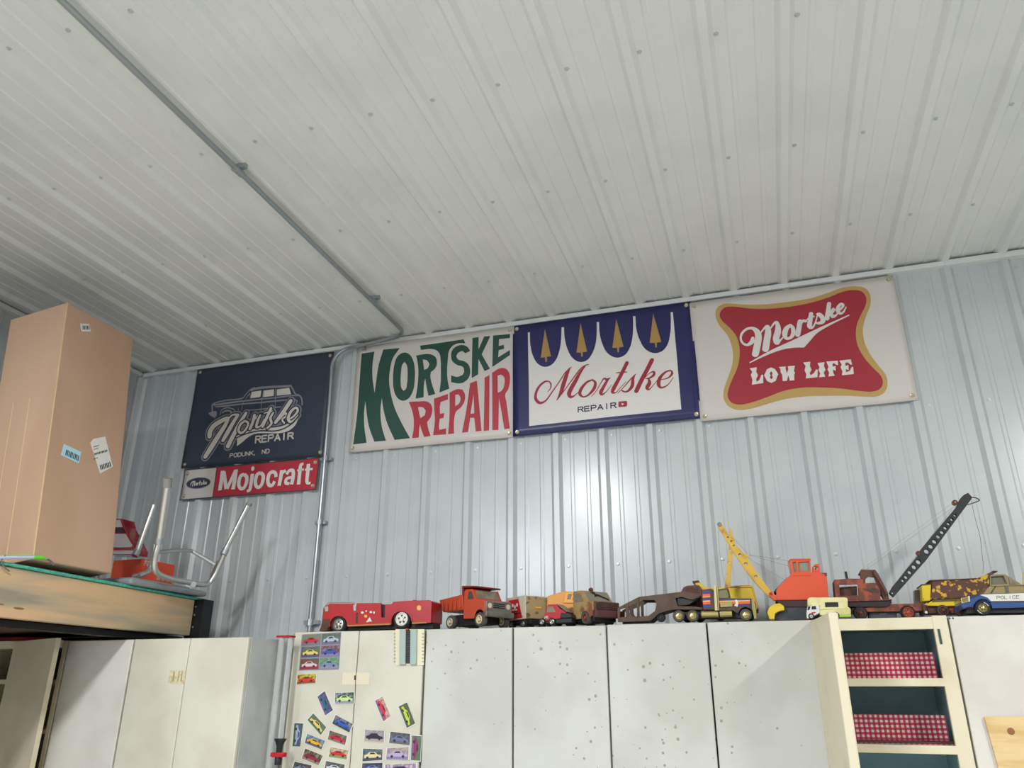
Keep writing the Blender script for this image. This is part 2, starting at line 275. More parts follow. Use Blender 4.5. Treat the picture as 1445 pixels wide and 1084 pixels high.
# ---------------------------------------------------------------- banners
TR = json.loads('''{"b2_green":[[[[27.5,-42.4],[107.1,-41.9],[101.2,-115.0],[107.3,-196.8],[126.4,-287.0],[131.1,-219.7],[139.2,-126.6],[161.7,-37.5],[262.9,-42.9],[224.3,-96.8],[210.7,-162.4],[209.0,-228.9],[221.8,-296.4],[250.4,-384.2],[298.9,-478.7],[349.3,-562.1],[261.5,-563.5],[211.0,-463.7],[184.6,-383.7],[171.9,-320.4],[168.5,-388.5],[181.6,-480.1],[211.5,-563.4],[144.8,-562.5],[106.2,-472.8],[74.4,-329.5],[72.9,-398.2],[80.4,-476.7],[100.1,-564.9],[22.2,-567.5],[31.6,-393.9],[29.6,-221.2]]],[[[288.5,-72.7],[319.9,-85.7],[345.6,-125.9],[358.2,-180.7],[359.9,-246.7],[353.5,-298.2],[328.8,-340.9],[295.7,-350.2],[260.8,-326.9],[237.4,-271.9],[231.4,-211.7],[233.9,-145.2],[251.6,-90.2]],[[294.7,-128.1],[309.3,-148.0],[316.7,-202.1],[315.9,-254.7],[309.4,-286.7],[297.6,-293.8],[285.4,-280.7],[277.8,-237.1],[277.7,-184.1],[281.9,-144.5]]],[[[361.3,-99.1],[415.2,-96.8],[449.0,-103.9],[475.0,-122.6],[484.0,-150.2],[481.6,-176.3],[469.0,-194.4],[451.5,-205.3],[450.5,-231.4],[462.1,-278.3],[482.5,-333.4],[443.4,-339.3],[430.8,-287.6],[421.0,-239.6],[415.4,-266.3],[415.9,-344.0],[369.7,-346.6],[378.6,-262.0],[379.1,-196.5],[373.7,-149.5]],[[401.7,-126.4],[426.9,-136.3],[441.1,-158.0],[433.3,-180.1],[412.2,-188.7]]],[[[381.3,-43.3],[632.1,-38.8],[643.7,-63.7],[596.6,-59.2],[567.3,-71.8],[551.6,-96.2],[546.5,-145.1],[545.3,-216.8],[549.9,-262.7],[561.1,-312.2],[505.2,-328.3],[510.9,-264.6],[508.7,-199.3],[504.8,-139.7],[495.6,-102.1],[471.5,-78.9],[434.3,-69.3],[388.5,-69.8]]],[[[672.6,-112.3],[645.6,-122.5],[627.1,-106.3],[604.5,-114.5],[593.9,-132.8],[605.5,-152.7],[638.2,-166.6],[664.5,-189.5],[675.4,-226.3],[667.9,-263.9],[640.9,-286.3],[608.9,-288.9],[569.8,-276.7],[568.8,-239.1],[604.7,-251.9],[633.5,-243.7],[641.4,-225.4],[632.5,-198.4],[603.0,-185.0],[573.0,-158.3],[564.2,-124.3],[571.2,-92.2],[596.9,-73.8],[629.6,-72.3],[655.9,-87.1]]],[[[682.8,-38.0],[717.7,-37.5],[718.8,-108.7],[748.6,-38.6],[783.2,-40.8],[737.2,-140.5],[783.9,-226.9],[754.4,-237.3],[719.7,-164.1],[719.8,-251.0],[684.5,-267.8]]],[[[798.5,-39.7],[892.0,-44.4],[892.1,-67.2],[831.7,-65.3],[830.7,-104.2],[858.9,-101.6],[860.3,-124.4],[830.8,-128.2],[827.9,-168.5],[892.2,-135.1],[892.2,-164.0],[796.4,-218.9]]]],"b2_red":[[[[331.1,-360.5],[393.0,-364.0],[436.1,-369.9],[463.1,-393.9],[468.9,-426.2],[459.2,-463.0],[442.5,-483.3],[448.1,-512.1],[466.2,-562.2],[429.5,-563.8],[414.3,-527.6],[401.8,-491.9],[399.0,-519.9],[399.6,-563.6],[361.1,-563.2],[366.8,-516.8],[363.9,-453.4],[351.9,-407.6]],[[385.8,-395.2],[414.3,-400.1],[431.5,-419.1],[427.9,-444.1],[402.3,-458.6]]],[[[476.2,-358.3],[554.2,-341.4],[555.1,-372.0],[514.7,-381.6],[511.1,-408.5],[513.6,-446.5],[537.4,-444.6],[535.0,-470.6],[513.3,-473.4],[510.5,-505.6],[513.3,-533.8],[551.5,-529.4],[552.5,-562.2],[480.3,-559.8],[485.7,-478.2],[480.4,-421.0]]],[[[563.1,-334.8],[606.4,-320.6],[635.4,-327.1],[650.1,-357.2],[646.5,-394.6],[628.1,-423.9],[603.2,-443.2],[594.5,-476.6],[595.5,-561.9],[563.3,-562.0],[567.1,-473.8]],[[595.7,-351.1],[613.6,-350.0],[624.9,-370.2],[618.0,-400.9],[597.3,-413.2]]],[[[676.2,-295.5],[712.8,-285.2],[744.5,-561.8],[713.6,-561.9],[703.6,-487.6],[681.7,-485.4],[672.0,-561.1],[639.5,-561.1],[659.9,-433.5]],[[696.3,-359.2],[703.2,-462.8],[682.6,-463.8]]],[[[754.9,-273.1],[781.7,-261.7],[784.4,-562.5],[755.6,-562.8]]],[[[795.4,-250.7],[839.0,-230.6],[870.1,-237.6],[888.7,-265.2],[891.9,-309.5],[882.8,-352.1],[867.5,-378.3],[873.8,-419.1],[894.1,-562.7],[865.2,-564.2],[847.8,-465.4],[833.8,-393.2],[833.8,-564.2],[801.5,-562.9]],[[825.5,-270.2],[842.3,-265.9],[859.7,-280.6],[863.0,-318.7],[849.0,-354.5],[827.5,-364.5]]]],"b3_white":[[[[82.2,-51.2],[92.4,-51.0],[94.8,-125.3],[109.5,-192.1],[134.1,-235.3],[167.9,-255.6],[201.9,-250.5],[228.7,-224.0],[247.1,-178.6],[257.6,-123.7],[261.8,-49.3],[274.7,-49.5],[276.8,-110.2],[290.0,-176.4],[314.6,-227.4],[350.7,-253.5],[387.7,-248.9],[414.7,-217.2],[435.3,-164.6],[442.8,-109.7],[445.6,-47.7],[457.4,-48.7],[457.5,-111.8],[468.1,-169.2],[491.1,-223.6],[536.4,-255.4],[576.4,-246.8],[603.6,-211.5],[619.7,-158.8],[626.7,-104.3],[629.8,-42.9],[641.4,-43.9],[642.0,-114.5],[655.7,-179.6],[680.8,-229.9],[721.3,-255.5],[760.4,-248.5],[787.3,-217.5],[804.3,-161.6],[811.5,-107.7],[814.9,-48.6],[825.5,-48.6],[826.2,-310.7],[826.3,-557.4],[84.0,-562.4],[83.8,-323.7]]]],"b3_gold":[[[[173.7,-44.6],[202.8,-203.0],[181.7,-201.7],[181.2,-229.6],[172.8,-229.3],[171.0,-203.5],[149.0,-202.2]]],[[[362.0,-41.1],[389.5,-201.9],[367.3,-202.9],[366.4,-226.5],[359.1,-225.5],[358.4,-203.3],[335.5,-200.9]]],[[[545.5,-46.4],[573.3,-201.1],[550.8,-202.7],[549.5,-227.6],[542.3,-227.4],[541.4,-203.0],[517.7,-199.7]]],[[[729.6,-43.6],[758.4,-200.3],[736.5,-201.1],[734.7,-226.5],[727.7,-225.5],[727.4,-201.4],[702.1,-197.9]]]],"b3_script":[[[182.1,-391.8,3.3],[196.1,-375.3,5.6],[198.8,-352.9,7.8],[187.0,-337.1,6.7],[165.0,-337.3,10.1],[137.0,-359.7,12.4],[120.0,-394.7,13.5],[120.7,-425.9,15.6],[141.3,-446.8,14.4],[171.5,-437.4,8.9],[202.2,-398.7,6.7],[241.6,-346.7,5.6],[275.6,-299.5,5.6],[306.3,-275.8,4.5]],[[297.9,-280.5,7.9],[281.8,-311.7,19.0],[265.9,-355.4,22.2],[251.1,-398.9,18.8],[236.9,-428.2,9.9],[227.3,-442.7,3.3]],[[229.5,-440.2,3.9],[267.5,-395.2,5.0],[312.5,-338.4,5.6],[351.9,-292.0,6.7],[379.5,-275.5,6.7],[396.9,-273.2,2.8]],[[376.6,-280.9,5.6],[351.3,-309.1,14.4],[322.7,-356.7,21.0],[302.8,-388.2,22.0],[291.2,-414.9,22.0],[298.7,-433.7,15.3],[317.6,-429.2,6.6],[339.6,-412.3,3.3]],[[411.1,-357.5,8.8],[381.4,-366.8,11.0],[353.5,-397.1,16.4],[345.6,-424.2,15.3],[362.6,-441.2,7.6],[389.4,-433.2,9.8],[417.1,-404.8,16.3],[424.8,-374.9,13.1],[411.1,-357.5,7.7]],[[403.3,-443.7,3.2],[427.0,-419.9,3.8],[449.8,-383.6,4.3],[468.0,-357.8,7.6],[482.4,-365.2,13.0],[499.6,-358.4,4.3]],[[486.6,-365.7,11.9],[467.7,-396.9,15.2],[450.4,-428.2,18.3],[457.7,-440.2,10.8],[479.4,-426.1,3.8],[504.5,-395.9,2.7]],[[585.5,-289.3,18.5],[564.9,-327.8,18.4],[539.8,-372.3,18.3],[513.9,-416.4,19.3],[507.7,-436.1,12.9],[525.9,-437.2,4.8],[545.2,-417.4,3.2],[575.5,-387.9,2.7]],[[530.3,-335.8,4.3],[557.6,-336.5,7.6],[582.6,-337.4,4.3]],[[533.4,-442.5,3.2],[563.6,-414.1,4.3],[596.8,-379.4,5.4],[624.2,-355.0,4.3]],[[620.5,-357.3,4.3],[609.8,-378.2,13.9],[605.2,-410.9,17.0],[588.3,-433.6,12.8],[569.8,-440.2,7.4],[554.7,-432.4,7.5]],[[707.3,-290.1,20.4],[682.5,-334.5,20.3],[650.5,-388.8,21.3],[622.8,-442.1,21.2]],[[666.6,-378.1,4.3],[691.2,-357.9,4.3],[711.1,-352.1,9.6],[710.9,-368.7,12.7],[689.4,-382.6,8.5],[671.4,-383.1,4.3]],[[684.1,-384.7,6.4],[687.7,-407.2,18.0],[674.8,-430.3,17.9],[682.8,-440.6,8.4],[701.7,-425.4,3.7],[729.5,-393.1,3.2]],[[741.9,-397.4,3.2],[775.2,-393.3,6.3],[797.0,-374.0,11.6],[792.3,-356.9,7.4],[767.6,-360.9,9.5],[740.2,-386.2,15.8],[730.2,-417.9,17.9],[741.3,-438.3,10.5],[772.4,-428.5,5.2],[801.4,-393.8,3.1]]],"b3_box":[[335.2,-493.3],[525.6,-490.3],[525.7,-516.4],[334.3,-517.4]],"b3_icon":[[[[536.6,-486.7],[551.6,-486.8],[572.2,-487.5],[575.0,-492.2],[575.4,-503.1],[573.7,-513.7],[567.9,-515.8],[552.5,-515.6],[536.1,-515.4],[533.2,-510.8],[532.8,-500.9],[533.9,-490.2]]]],"b3_play":[[[[548.6,-494.6],[561.0,-502.5],[549.4,-508.2]]]],"b4_gold":[[[[117.1,-79.4],[129.7,-46.3],[158.9,-30.0],[195.0,-33.8],[265.4,-49.5],[347.1,-60.8],[451.6,-64.3],[554.8,-61.0],[641.7,-41.9],[699.2,-28.1],[748.5,-30.0],[789.5,-47.2],[804.7,-83.0],[798.0,-134.7],[771.0,-189.3],[748.5,-250.9],[746.0,-321.3],[761.0,-380.6],[784.3,-434.0],[805.8,-480.3],[805.8,-523.5],[788.6,-558.2],[757.7,-574.2],[711.5,-570.7],[639.6,-558.1],[544.5,-548.3],[463.5,-542.1],[380.0,-545.2],[293.7,-561.0],[229.6,-573.1],[171.9,-573.3],[133.4,-552.9],[114.0,-515.0],[119.1,-466.4],[142.8,-409.9],[166.6,-353.1],[177.0,-300.9],[175.1,-246.6],[160.2,-189.9],[129.5,-137.0]]]],"b4_red":[[[[136.2,-89.4],[146.1,-64.4],[169.0,-49.2],[205.1,-51.5],[280.7,-72.8],[344.3,-84.5],[436.7,-90.5],[540.2,-85.7],[626.7,-69.7],[696.1,-49.8],[740.3,-48.7],[771.2,-60.7],[785.9,-89.8],[780.1,-128.5],[754.5,-173.7],[728.5,-221.9],[715.8,-271.9],[715.4,-329.7],[733.2,-389.5],[762.0,-443.6],[785.0,-480.8],[789.5,-509.2],[776.2,-538.3],[745.8,-550.1],[694.6,-542.8],[623.3,-523.2],[539.2,-508.1],[463.6,-499.7],[385.1,-504.4],[303.4,-526.9],[232.8,-544.6],[180.5,-548.4],[147.0,-535.0],[132.7,-504.1],[139.4,-468.8],[162.5,-419.0],[188.5,-369.3],[205.4,-311.5],[209.5,-258.2],[200.7,-202.7],[175.6,-157.8],[146.5,-118.8]]]],"b4_script":[[[273.9,-226.9,15.6],[267.7,-245.6,20.8],[247.2,-257.6,13.0],[229.1,-248.5,10.4],[220.2,-224.7,9.6],[227.3,-197.5,11.4],[250.1,-177.3,12.2],[276.9,-175.7,14.8],[295.2,-193.5,24.3],[300.0,-222.3,30.2],[289.5,-267.3,31.0],[276.6,-309.5,30.9]],[[312.1,-205.4,6.1],[328.4,-186.7,9.5],[345.6,-177.6,19.0],[344.5,-210.2,28.4],[335.5,-246.0,30.0],[324.1,-290.7,30.7]],[[360.6,-186.9,6.9],[372.7,-170.0,9.5],[387.8,-160.6,12.9],[391.7,-184.6,22.3],[387.6,-211.9,28.2],[376.6,-242.7,28.2],[377.8,-266.0,23.0],[392.0,-256.5,10.2],[407.6,-242.6,5.9]],[[446.4,-185.9,14.5],[428.0,-199.4,21.3],[416.9,-225.5,23.8],[420.5,-250.1,14.4],[440.4,-248.3,15.2],[453.6,-228.6,19.5],[455.5,-201.2,17.0],[446.4,-185.9,12.8]],[[456.1,-233.6,5.1],[469.4,-227.8,6.8]],[[490.6,-172.8,21.2],[482.7,-203.0,22.0],[471.9,-238.3,22.8]],[[486.0,-198.9,6.8],[501.1,-173.5,13.5],[515.4,-174.8,14.4]],[[543.3,-140.7,18.6],[534.9,-174.1,20.2],[528.4,-203.0,21.0],[538.9,-211.5,11.7],[554.4,-190.9,6.7],[570.4,-149.6,5.0]],[[524.2,-166.9,8.4],[554.0,-156.3,6.7]],[[567.0,-146.8,6.7],[577.1,-149.3,18.5],[589.1,-168.7,20.9],[586.4,-189.0,20.0],[566.4,-193.7,12.5],[557.7,-186.8,6.7]],[[627.2,-101.8,18.5],[618.2,-136.4,19.2],[607.5,-175.3,20.8]],[[623.7,-146.5,6.7],[643.3,-132.2,15.9],[635.1,-147.4,11.7]],[[628.8,-154.3,15.0],[633.3,-168.7,17.5],[647.1,-165.0,10.0],[659.6,-152.3,5.0]],[[661.5,-144.3,6.6],[676.4,-132.9,10.0],[684.9,-118.7,12.5],[677.0,-110.0,10.8],[663.4,-125.3,15.8],[659.4,-145.4,17.5],[668.9,-159.3,12.4],[684.3,-149.4,8.3],[695.4,-130.5,5.0]]],"b4_swoosh":[[[[245.4,-352.2],[246.1,-346.8],[349.1,-298.8],[436.1,-267.5],[514.1,-237.6],[583.3,-211.4],[703.4,-169.8],[703.3,-175.2],[585.2,-225.4],[551.8,-245.5],[520.5,-277.3],[490.8,-306.2],[451.3,-301.6],[400.1,-303.6],[334.7,-319.7]]]],"b4_caps":[[[[243.8,-377.2],[276.1,-375.9],[270.4,-397.9],[276.2,-416.8],[266.2,-433.7],[266.9,-448.2],[279.9,-439.9],[292.3,-415.2],[299.2,-417.5],[294.5,-457.5],[244.5,-459.5],[249.9,-436.2],[245.2,-410.7],[253.0,-395.7]]],[[[337.5,-385.3],[353.2,-395.9],[360.0,-411.6],[364.4,-423.4],[358.1,-433.9],[350.2,-453.1],[329.5,-461.7],[313.1,-450.7],[306.2,-431.9],[302.8,-420.2],[308.7,-411.0],[318.0,-392.7]],[[335.7,-404.0],[340.8,-413.7],[336.4,-424.4],[339.3,-436.0],[331.6,-444.1],[326.1,-434.4],[330.9,-423.7],[327.8,-413.4]]],[[[370.7,-388.2],[401.2,-389.0],[399.0,-400.0],[401.5,-423.7],[410.2,-404.6],[409.7,-389.7],[440.7,-390.6],[436.9,-402.2],[432.8,-416.4],[436.4,-424.5],[432.1,-434.2],[429.1,-460.5],[409.8,-460.4],[406.6,-433.2],[397.4,-459.8],[379.2,-458.9],[380.7,-427.7],[375.6,-415.9],[376.6,-398.0]]],[[[477.3,-379.7],[507.8,-379.3],[503.4,-401.0],[508.2,-419.4],[497.9,-433.7],[500.2,-445.0],[514.6,-437.1],[527.6,-419.7],[533.7,-422.7],[527.9,-457.3],[478.3,-457.8],[483.1,-438.4],[478.1,-417.8],[485.3,-398.6]]],[[[536.9,-389.8],[566.7,-389.3],[562.1,-408.7],[566.0,-426.9],[556.8,-438.9],[560.1,-459.2],[534.4,-459.0],[541.4,-441.4],[536.6,-423.1],[542.9,-410.6]]],[[[574.5,-387.2],[623.2,-389.3],[621.0,-409.8],[614.8,-408.9],[606.7,-399.9],[599.1,-400.3],[597.7,-415.5],[610.5,-412.8],[607.2,-436.6],[597.0,-428.7],[596.0,-443.9],[600.3,-458.9],[573.2,-459.5],[579.1,-441.8],[573.8,-425.7],[580.4,-413.3]]],[[[629.5,-389.7],[677.2,-389.5],[678.3,-415.1],[671.8,-414.2],[662.4,-402.0],[651.9,-402.8],[650.8,-418.1],[663.5,-415.3],[660.8,-439.1],[649.4,-433.2],[649.1,-448.5],[663.8,-443.8],[675.7,-425.7],[681.1,-426.4],[679.1,-460.2],[629.9,-460.5],[634.4,-442.2],[629.8,-421.9],[636.0,-409.5]]]],"b1_script":[[[163.8,-432.3,29.1],[161.3,-405.6,31.4],[179.2,-373.3,32.5],[217.5,-350.2,29.4],[265.2,-335.3,24.0],[256.6,-375.7,27.0],[222.6,-435.1,31.9],[187.1,-498.4,33.8],[156.4,-551.2,27.5]],[[331.4,-322.4,22.8],[307.4,-366.1,25.8],[280.4,-421.1,28.7],[258.3,-464.3,22.4]],[[385.1,-315.6,20.6],[353.3,-375.2,26.6],[322.6,-439.1,28.4],[297.0,-500.4,29.2]],[[266.5,-342.8,13.6],[296.2,-316.4,10.4],[331.0,-319.9,15.6]],[[387.3,-361.7,14.3],[410.6,-378.3,13.2],[400.7,-413.0,14.1],[372.9,-431.8,14.1],[351.8,-413.3,15.2],[361.6,-378.4,15.3],[387.3,-361.7,14.3]],[[445.8,-333.8,19.4],[440.7,-374.0,19.2],[428.6,-411.8,19.1]],[[439.9,-369.2,9.1],[464.5,-345.2,12.2],[486.0,-335.4,15.2]],[[484.1,-340.0,15.2],[471.7,-377.0,17.1],[470.9,-405.3,16.0],[495.9,-402.9,10.0],[515.9,-367.0,10.0]],[[550.4,-305.8,19.2],[531.8,-354.2,19.0],[511.5,-406.8,17.9]],[[510.4,-328.2,7.1],[565.2,-321.8,7.0]],[[569.4,-334.1,13.0],[555.8,-363.7,15.9],[567.7,-395.6,13.8],[543.4,-419.1,12.8]],[[674.6,-275.6,25.9],[641.0,-327.1,25.8],[594.5,-391.1,21.7]],[[617.5,-376.8,7.9],[645.6,-344.2,14.8],[659.9,-359.8,11.8],[635.1,-378.5,10.8],[650.2,-401.1,11.7]],[[675.3,-384.8,8.8],[707.5,-366.9,11.7],[728.7,-338.4,13.7],[715.2,-318.1,12.8],[686.8,-336.5,17.7],[672.7,-375.2,17.6],[689.2,-398.7,13.6],[712.2,-386.0,7.8],[733.9,-362.4,4.9]],[[345.2,-450.6,7.1],[408.3,-428.9,11.1],[498.4,-420.1,12.9],[589.5,-428.5,16.6],[652.6,-419.9,14.6],[703.4,-394.5,9.7]]],"b1_swash":[[[[342.9,-452.7],[409.3,-435.1],[499.3,-426.8],[591.0,-439.8],[654.3,-434.0],[705.0,-408.6],[732.7,-374.0],[725.7,-410.5],[689.7,-444.1],[632.6,-456.5],[542.5,-448.4],[461.8,-445.9],[423.4,-459.8],[387.1,-486.9],[354.7,-507.5],[351.8,-474.6]]]],"b1_roof":[[[[386.4,-174.7],[418.9,-163.4],[512.8,-163.2],[662.6,-174.2],[666.6,-187.0],[566.7,-180.4],[420.9,-176.2],[395.7,-183.3]]]],"b1_glass":[[[[401.4,-186.5],[466.7,-185.4],[467.4,-218.8],[460.6,-225.5],[401.1,-224.9]]],[[[482.7,-188.2],[551.2,-187.1],[555.2,-228.5],[484.8,-228.1]]],[[[570.6,-190.8],[651.9,-190.3],[669.3,-231.4],[575.7,-229.3]]]],"b1_lines":[[[154.7,-287.4,6.4],[147.2,-256.7,8.6],[152.3,-232.1,8.7],[231.4,-220.4,7.5],[335.6,-220.7,7.4],[361.3,-199.5,6.3],[388.6,-171.4,6.4],[418.5,-160.8,5.3]],[[660.1,-174.9,5.1],[678.8,-205.6,8.1],[696.9,-232.1,7.0],[725.8,-246.0,8.0],[743.4,-271.0,7.9],[749.3,-302.7,8.8]],[[156.9,-241.6,10.8],[250.8,-238.5,11.7],[346.2,-236.8,9.5],[471.9,-239.0,8.3],[574.6,-240.5,8.2],[675.4,-240.4,8.0],[720.8,-245.4,7.0]],[[170.1,-254.0,7.5],[253.7,-255.3,9.6],[359.7,-255.1,8.4],[474.8,-259.0,9.3],[643.0,-262.5,8.0]],[[387.3,-296.3,5.2],[481.0,-301.1,8.2],[612.7,-300.3,7.0]],[[354.4,-238.7,3.2],[350.5,-295.0,3.1]],[[475.0,-232.0,4.1],[483.5,-318.3,3.6]],[[568.1,-237.3,4.1],[574.9,-296.3,3.5]],[[368.1,-225.2,4.2],[389.6,-195.2,6.3],[399.3,-223.7,5.2]],[[209.7,-307.8,5.3],[215.1,-278.6,6.4],[250.5,-267.4,6.4],[295.6,-282.0,6.3],[316.0,-308.6,5.2]],[[223.3,-294.3,9.5],[243.2,-286.5,10.6],[270.4,-289.2,10.5],[294.5,-306.4,8.4]],[[326.2,-275.3,3.7],[329.5,-295.3,3.7]],[[480.0,-187.9,3.1],[478.7,-232.4,4.1]],[[560.2,-189.6,4.1],[565.9,-232.2,4.1]],[[698.3,-266.1,6.0],[714.5,-277.5,6.9],[706.7,-295.8,4.9]]],"b1_bumper":[[[[127.5,-287.1],[150.8,-281.0],[180.5,-281.1],[186.7,-305.5],[177.9,-324.3],[138.3,-300.6]]]],"b1_box1":[[472.7,-460.8],[718.4,-461.4],[720.9,-494.8],[474.8,-498.0]],"b1_box2":[[316.7,-548.3],[575.2,-541.5],[576.4,-564.1],[317.8,-569.1]],"b5_red":[[[[212.9,5.8],[864.0,0.2],[864.2,-172.2],[217.3,-170.0]]]],"b5_script":[[[256.4,-24.0,27.1],[257.8,-82.5,26.9],[257.8,-135.5,26.7]],[[265.9,-29.5,23.2],[298.4,-129.8,25.4]],[[341.0,-29.3,23.1],[303.8,-130.2,22.9]],[[344.1,-23.6,27.0],[345.3,-83.2,26.8],[343.5,-136.1,26.6]],[[400.5,-54.8,21.7],[421.8,-74.2,24.2],[422.2,-112.6,24.1],[407.8,-135.0,21.5],[387.4,-130.6,21.5],[374.7,-103.1,24.2],[379.5,-65.1,24.3],[400.5,-54.8,21.7]],[[454.8,-56.0,24.2],[454.5,-109.2,24.1],[451.7,-144.2,22.7],[434.5,-152.2,16.4]],[[452.2,-23.6,23.1],[452.4,-29.6,23.0]],[[505.9,-54.0,21.6],[525.7,-73.3,24.1],[525.7,-111.6,24.0],[512.4,-134.1,21.4],[492.2,-129.7,21.4],[480.5,-102.3,24.1],[485.0,-64.3,24.2],[505.9,-54.0,21.6]],[[607.3,-85.5,22.7],[601.3,-64.3,21.5],[580.4,-55.0,21.6],[562.3,-67.2,24.1],[558.8,-99.4,24.0],[570.3,-126.7,22.7],[590.3,-130.0,21.4],[602.5,-108.7,21.4]],[[638.7,-49.4,24.1],[637.8,-93.7,24.0],[633.4,-135.6,23.8]],[[641.4,-70.4,16.4],[663.5,-53.1,21.5]],[[672.8,-75.8,20.2],[685.6,-57.2,20.2],[708.5,-57.8,22.7],[715.4,-87.9,23.9],[711.2,-134.5,23.8]],[[709.7,-94.5,16.3],[677.7,-99.7,20.1],[674.1,-122.9,21.3],[697.6,-128.8,17.5]],[[770.2,-25.8,17.7],[754.3,-30.5,20.3],[753.3,-61.3,24.0],[754.4,-137.7,23.7]],[[736.1,-58.8,13.9],[777.0,-57.2,13.9]],[[801.8,-28.3,24.0],[802.7,-82.8,23.8],[805.4,-129.9,21.2],[827.8,-134.0,14.9]],[[784.4,-59.0,15.1],[831.2,-58.5,15.1]]],"b5_oval":[[[[185.2,-80.1],[184.9,-88.3],[179.2,-96.1],[168.4,-103.0],[153.3,-108.5],[135.0,-112.3],[114.6,-114.0],[93.6,-113.6],[73.3,-111.1],[55.2,-106.7],[40.4,-100.6],[30.0,-93.3],[24.7,-85.3],[24.9,-77.1],[30.5,-69.2],[41.3,-62.3],[56.4,-56.8],[74.8,-53.0],[95.3,-51.3],[116.5,-51.7],[136.9,-54.2],[155.0,-58.7],[169.7,-64.8],[180.0,-72.1]]]],"b5_mini":[[[53.6,-93.7,3.9],[57.7,-79.1,6.5],[71.0,-71.2,6.5],[67.7,-97.7,5.1]],[[71.5,-74.2,5.2],[79.8,-71.9,6.5],[80.7,-95.7,5.8]],[[91.5,-81.7,5.2],[88.0,-92.1,5.1],[96.8,-92.8,5.1],[93.5,-81.9,5.2]],[[99.6,-82.3,5.2],[101.7,-94.3,5.1]],[[102.0,-84.3,3.9],[108.9,-81.8,3.9]],[[115.1,-71.6,5.8],[114.7,-92.3,5.8]],[[108.6,-80.0,3.9],[121.6,-78.6,3.9]],[[129.9,-80.5,4.5],[125.6,-86.1,5.1],[131.7,-90.7,5.1],[124.2,-93.7,4.5]],[[140.2,-70.5,5.8],[138.8,-93.0,5.8]],[[149.7,-79.0,4.5],[140.1,-85.4,5.1],[150.6,-92.1,5.1]],[[154.0,-88.8,3.9],[161.3,-84.6,4.5],[156.6,-80.7,4.5],[152.4,-87.5,5.1],[162.5,-91.8,4.5]]]}''')
def wave(kind, x, z, Wd, Hd):
    u = x/.9144; v = -z/.6096
    base = .0055+.0022*math.sin(u*9+kind)*(.3+.7*v) + .0013*math.sin(v*7+kind*2+u*3)
    if kind == 2: base += .010*math.exp(-((u-.28)/.17)**2)*max(0, 1-v*2.2)
    if kind == 4: base += .006*math.exp(-((u-.12)/.12)**2)*max(0, 1-v*3)
    return base
def cutgrid(polys, step): # splits polygons on a grid so that the print follows the cloth
    import bmesh
    bm = bmesh.new()
    for p in polys:
        try: bm.faces.new([bm.verts.new((q[0], 0, q[1])) for q in p])
        except Exception: pass
    xs = [v.co.x for v in bm.verts]; zs = [v.co.z for v in bm.verts]
    if max(xs)-min(xs) > step*1.5:
        k = math.floor(min(xs)/step)+1
        while k*step < max(xs): bmesh.ops.bisect_plane(bm, geom=bm.verts[:]+bm.edges[:]+bm.faces[:], plane_co=(k*step, 0, 0), plane_no=(1, 0, 0)); k += 1
        k = math.floor(min(zs)/step)+1
        while k*step < max(zs): bmesh.ops.bisect_plane(bm, geom=bm.verts[:]+bm.edges[:]+bm.faces[:], plane_co=(0, 0, k*step), plane_no=(0, 0, 1)); k += 1
    bm.verts.index_update()
    vs = [(v.co.x, v.co.z) for v in bm.verts]; fs = [[v.index for v in f.verts] for f in bm.faces]; bm.free(); return vs, fs
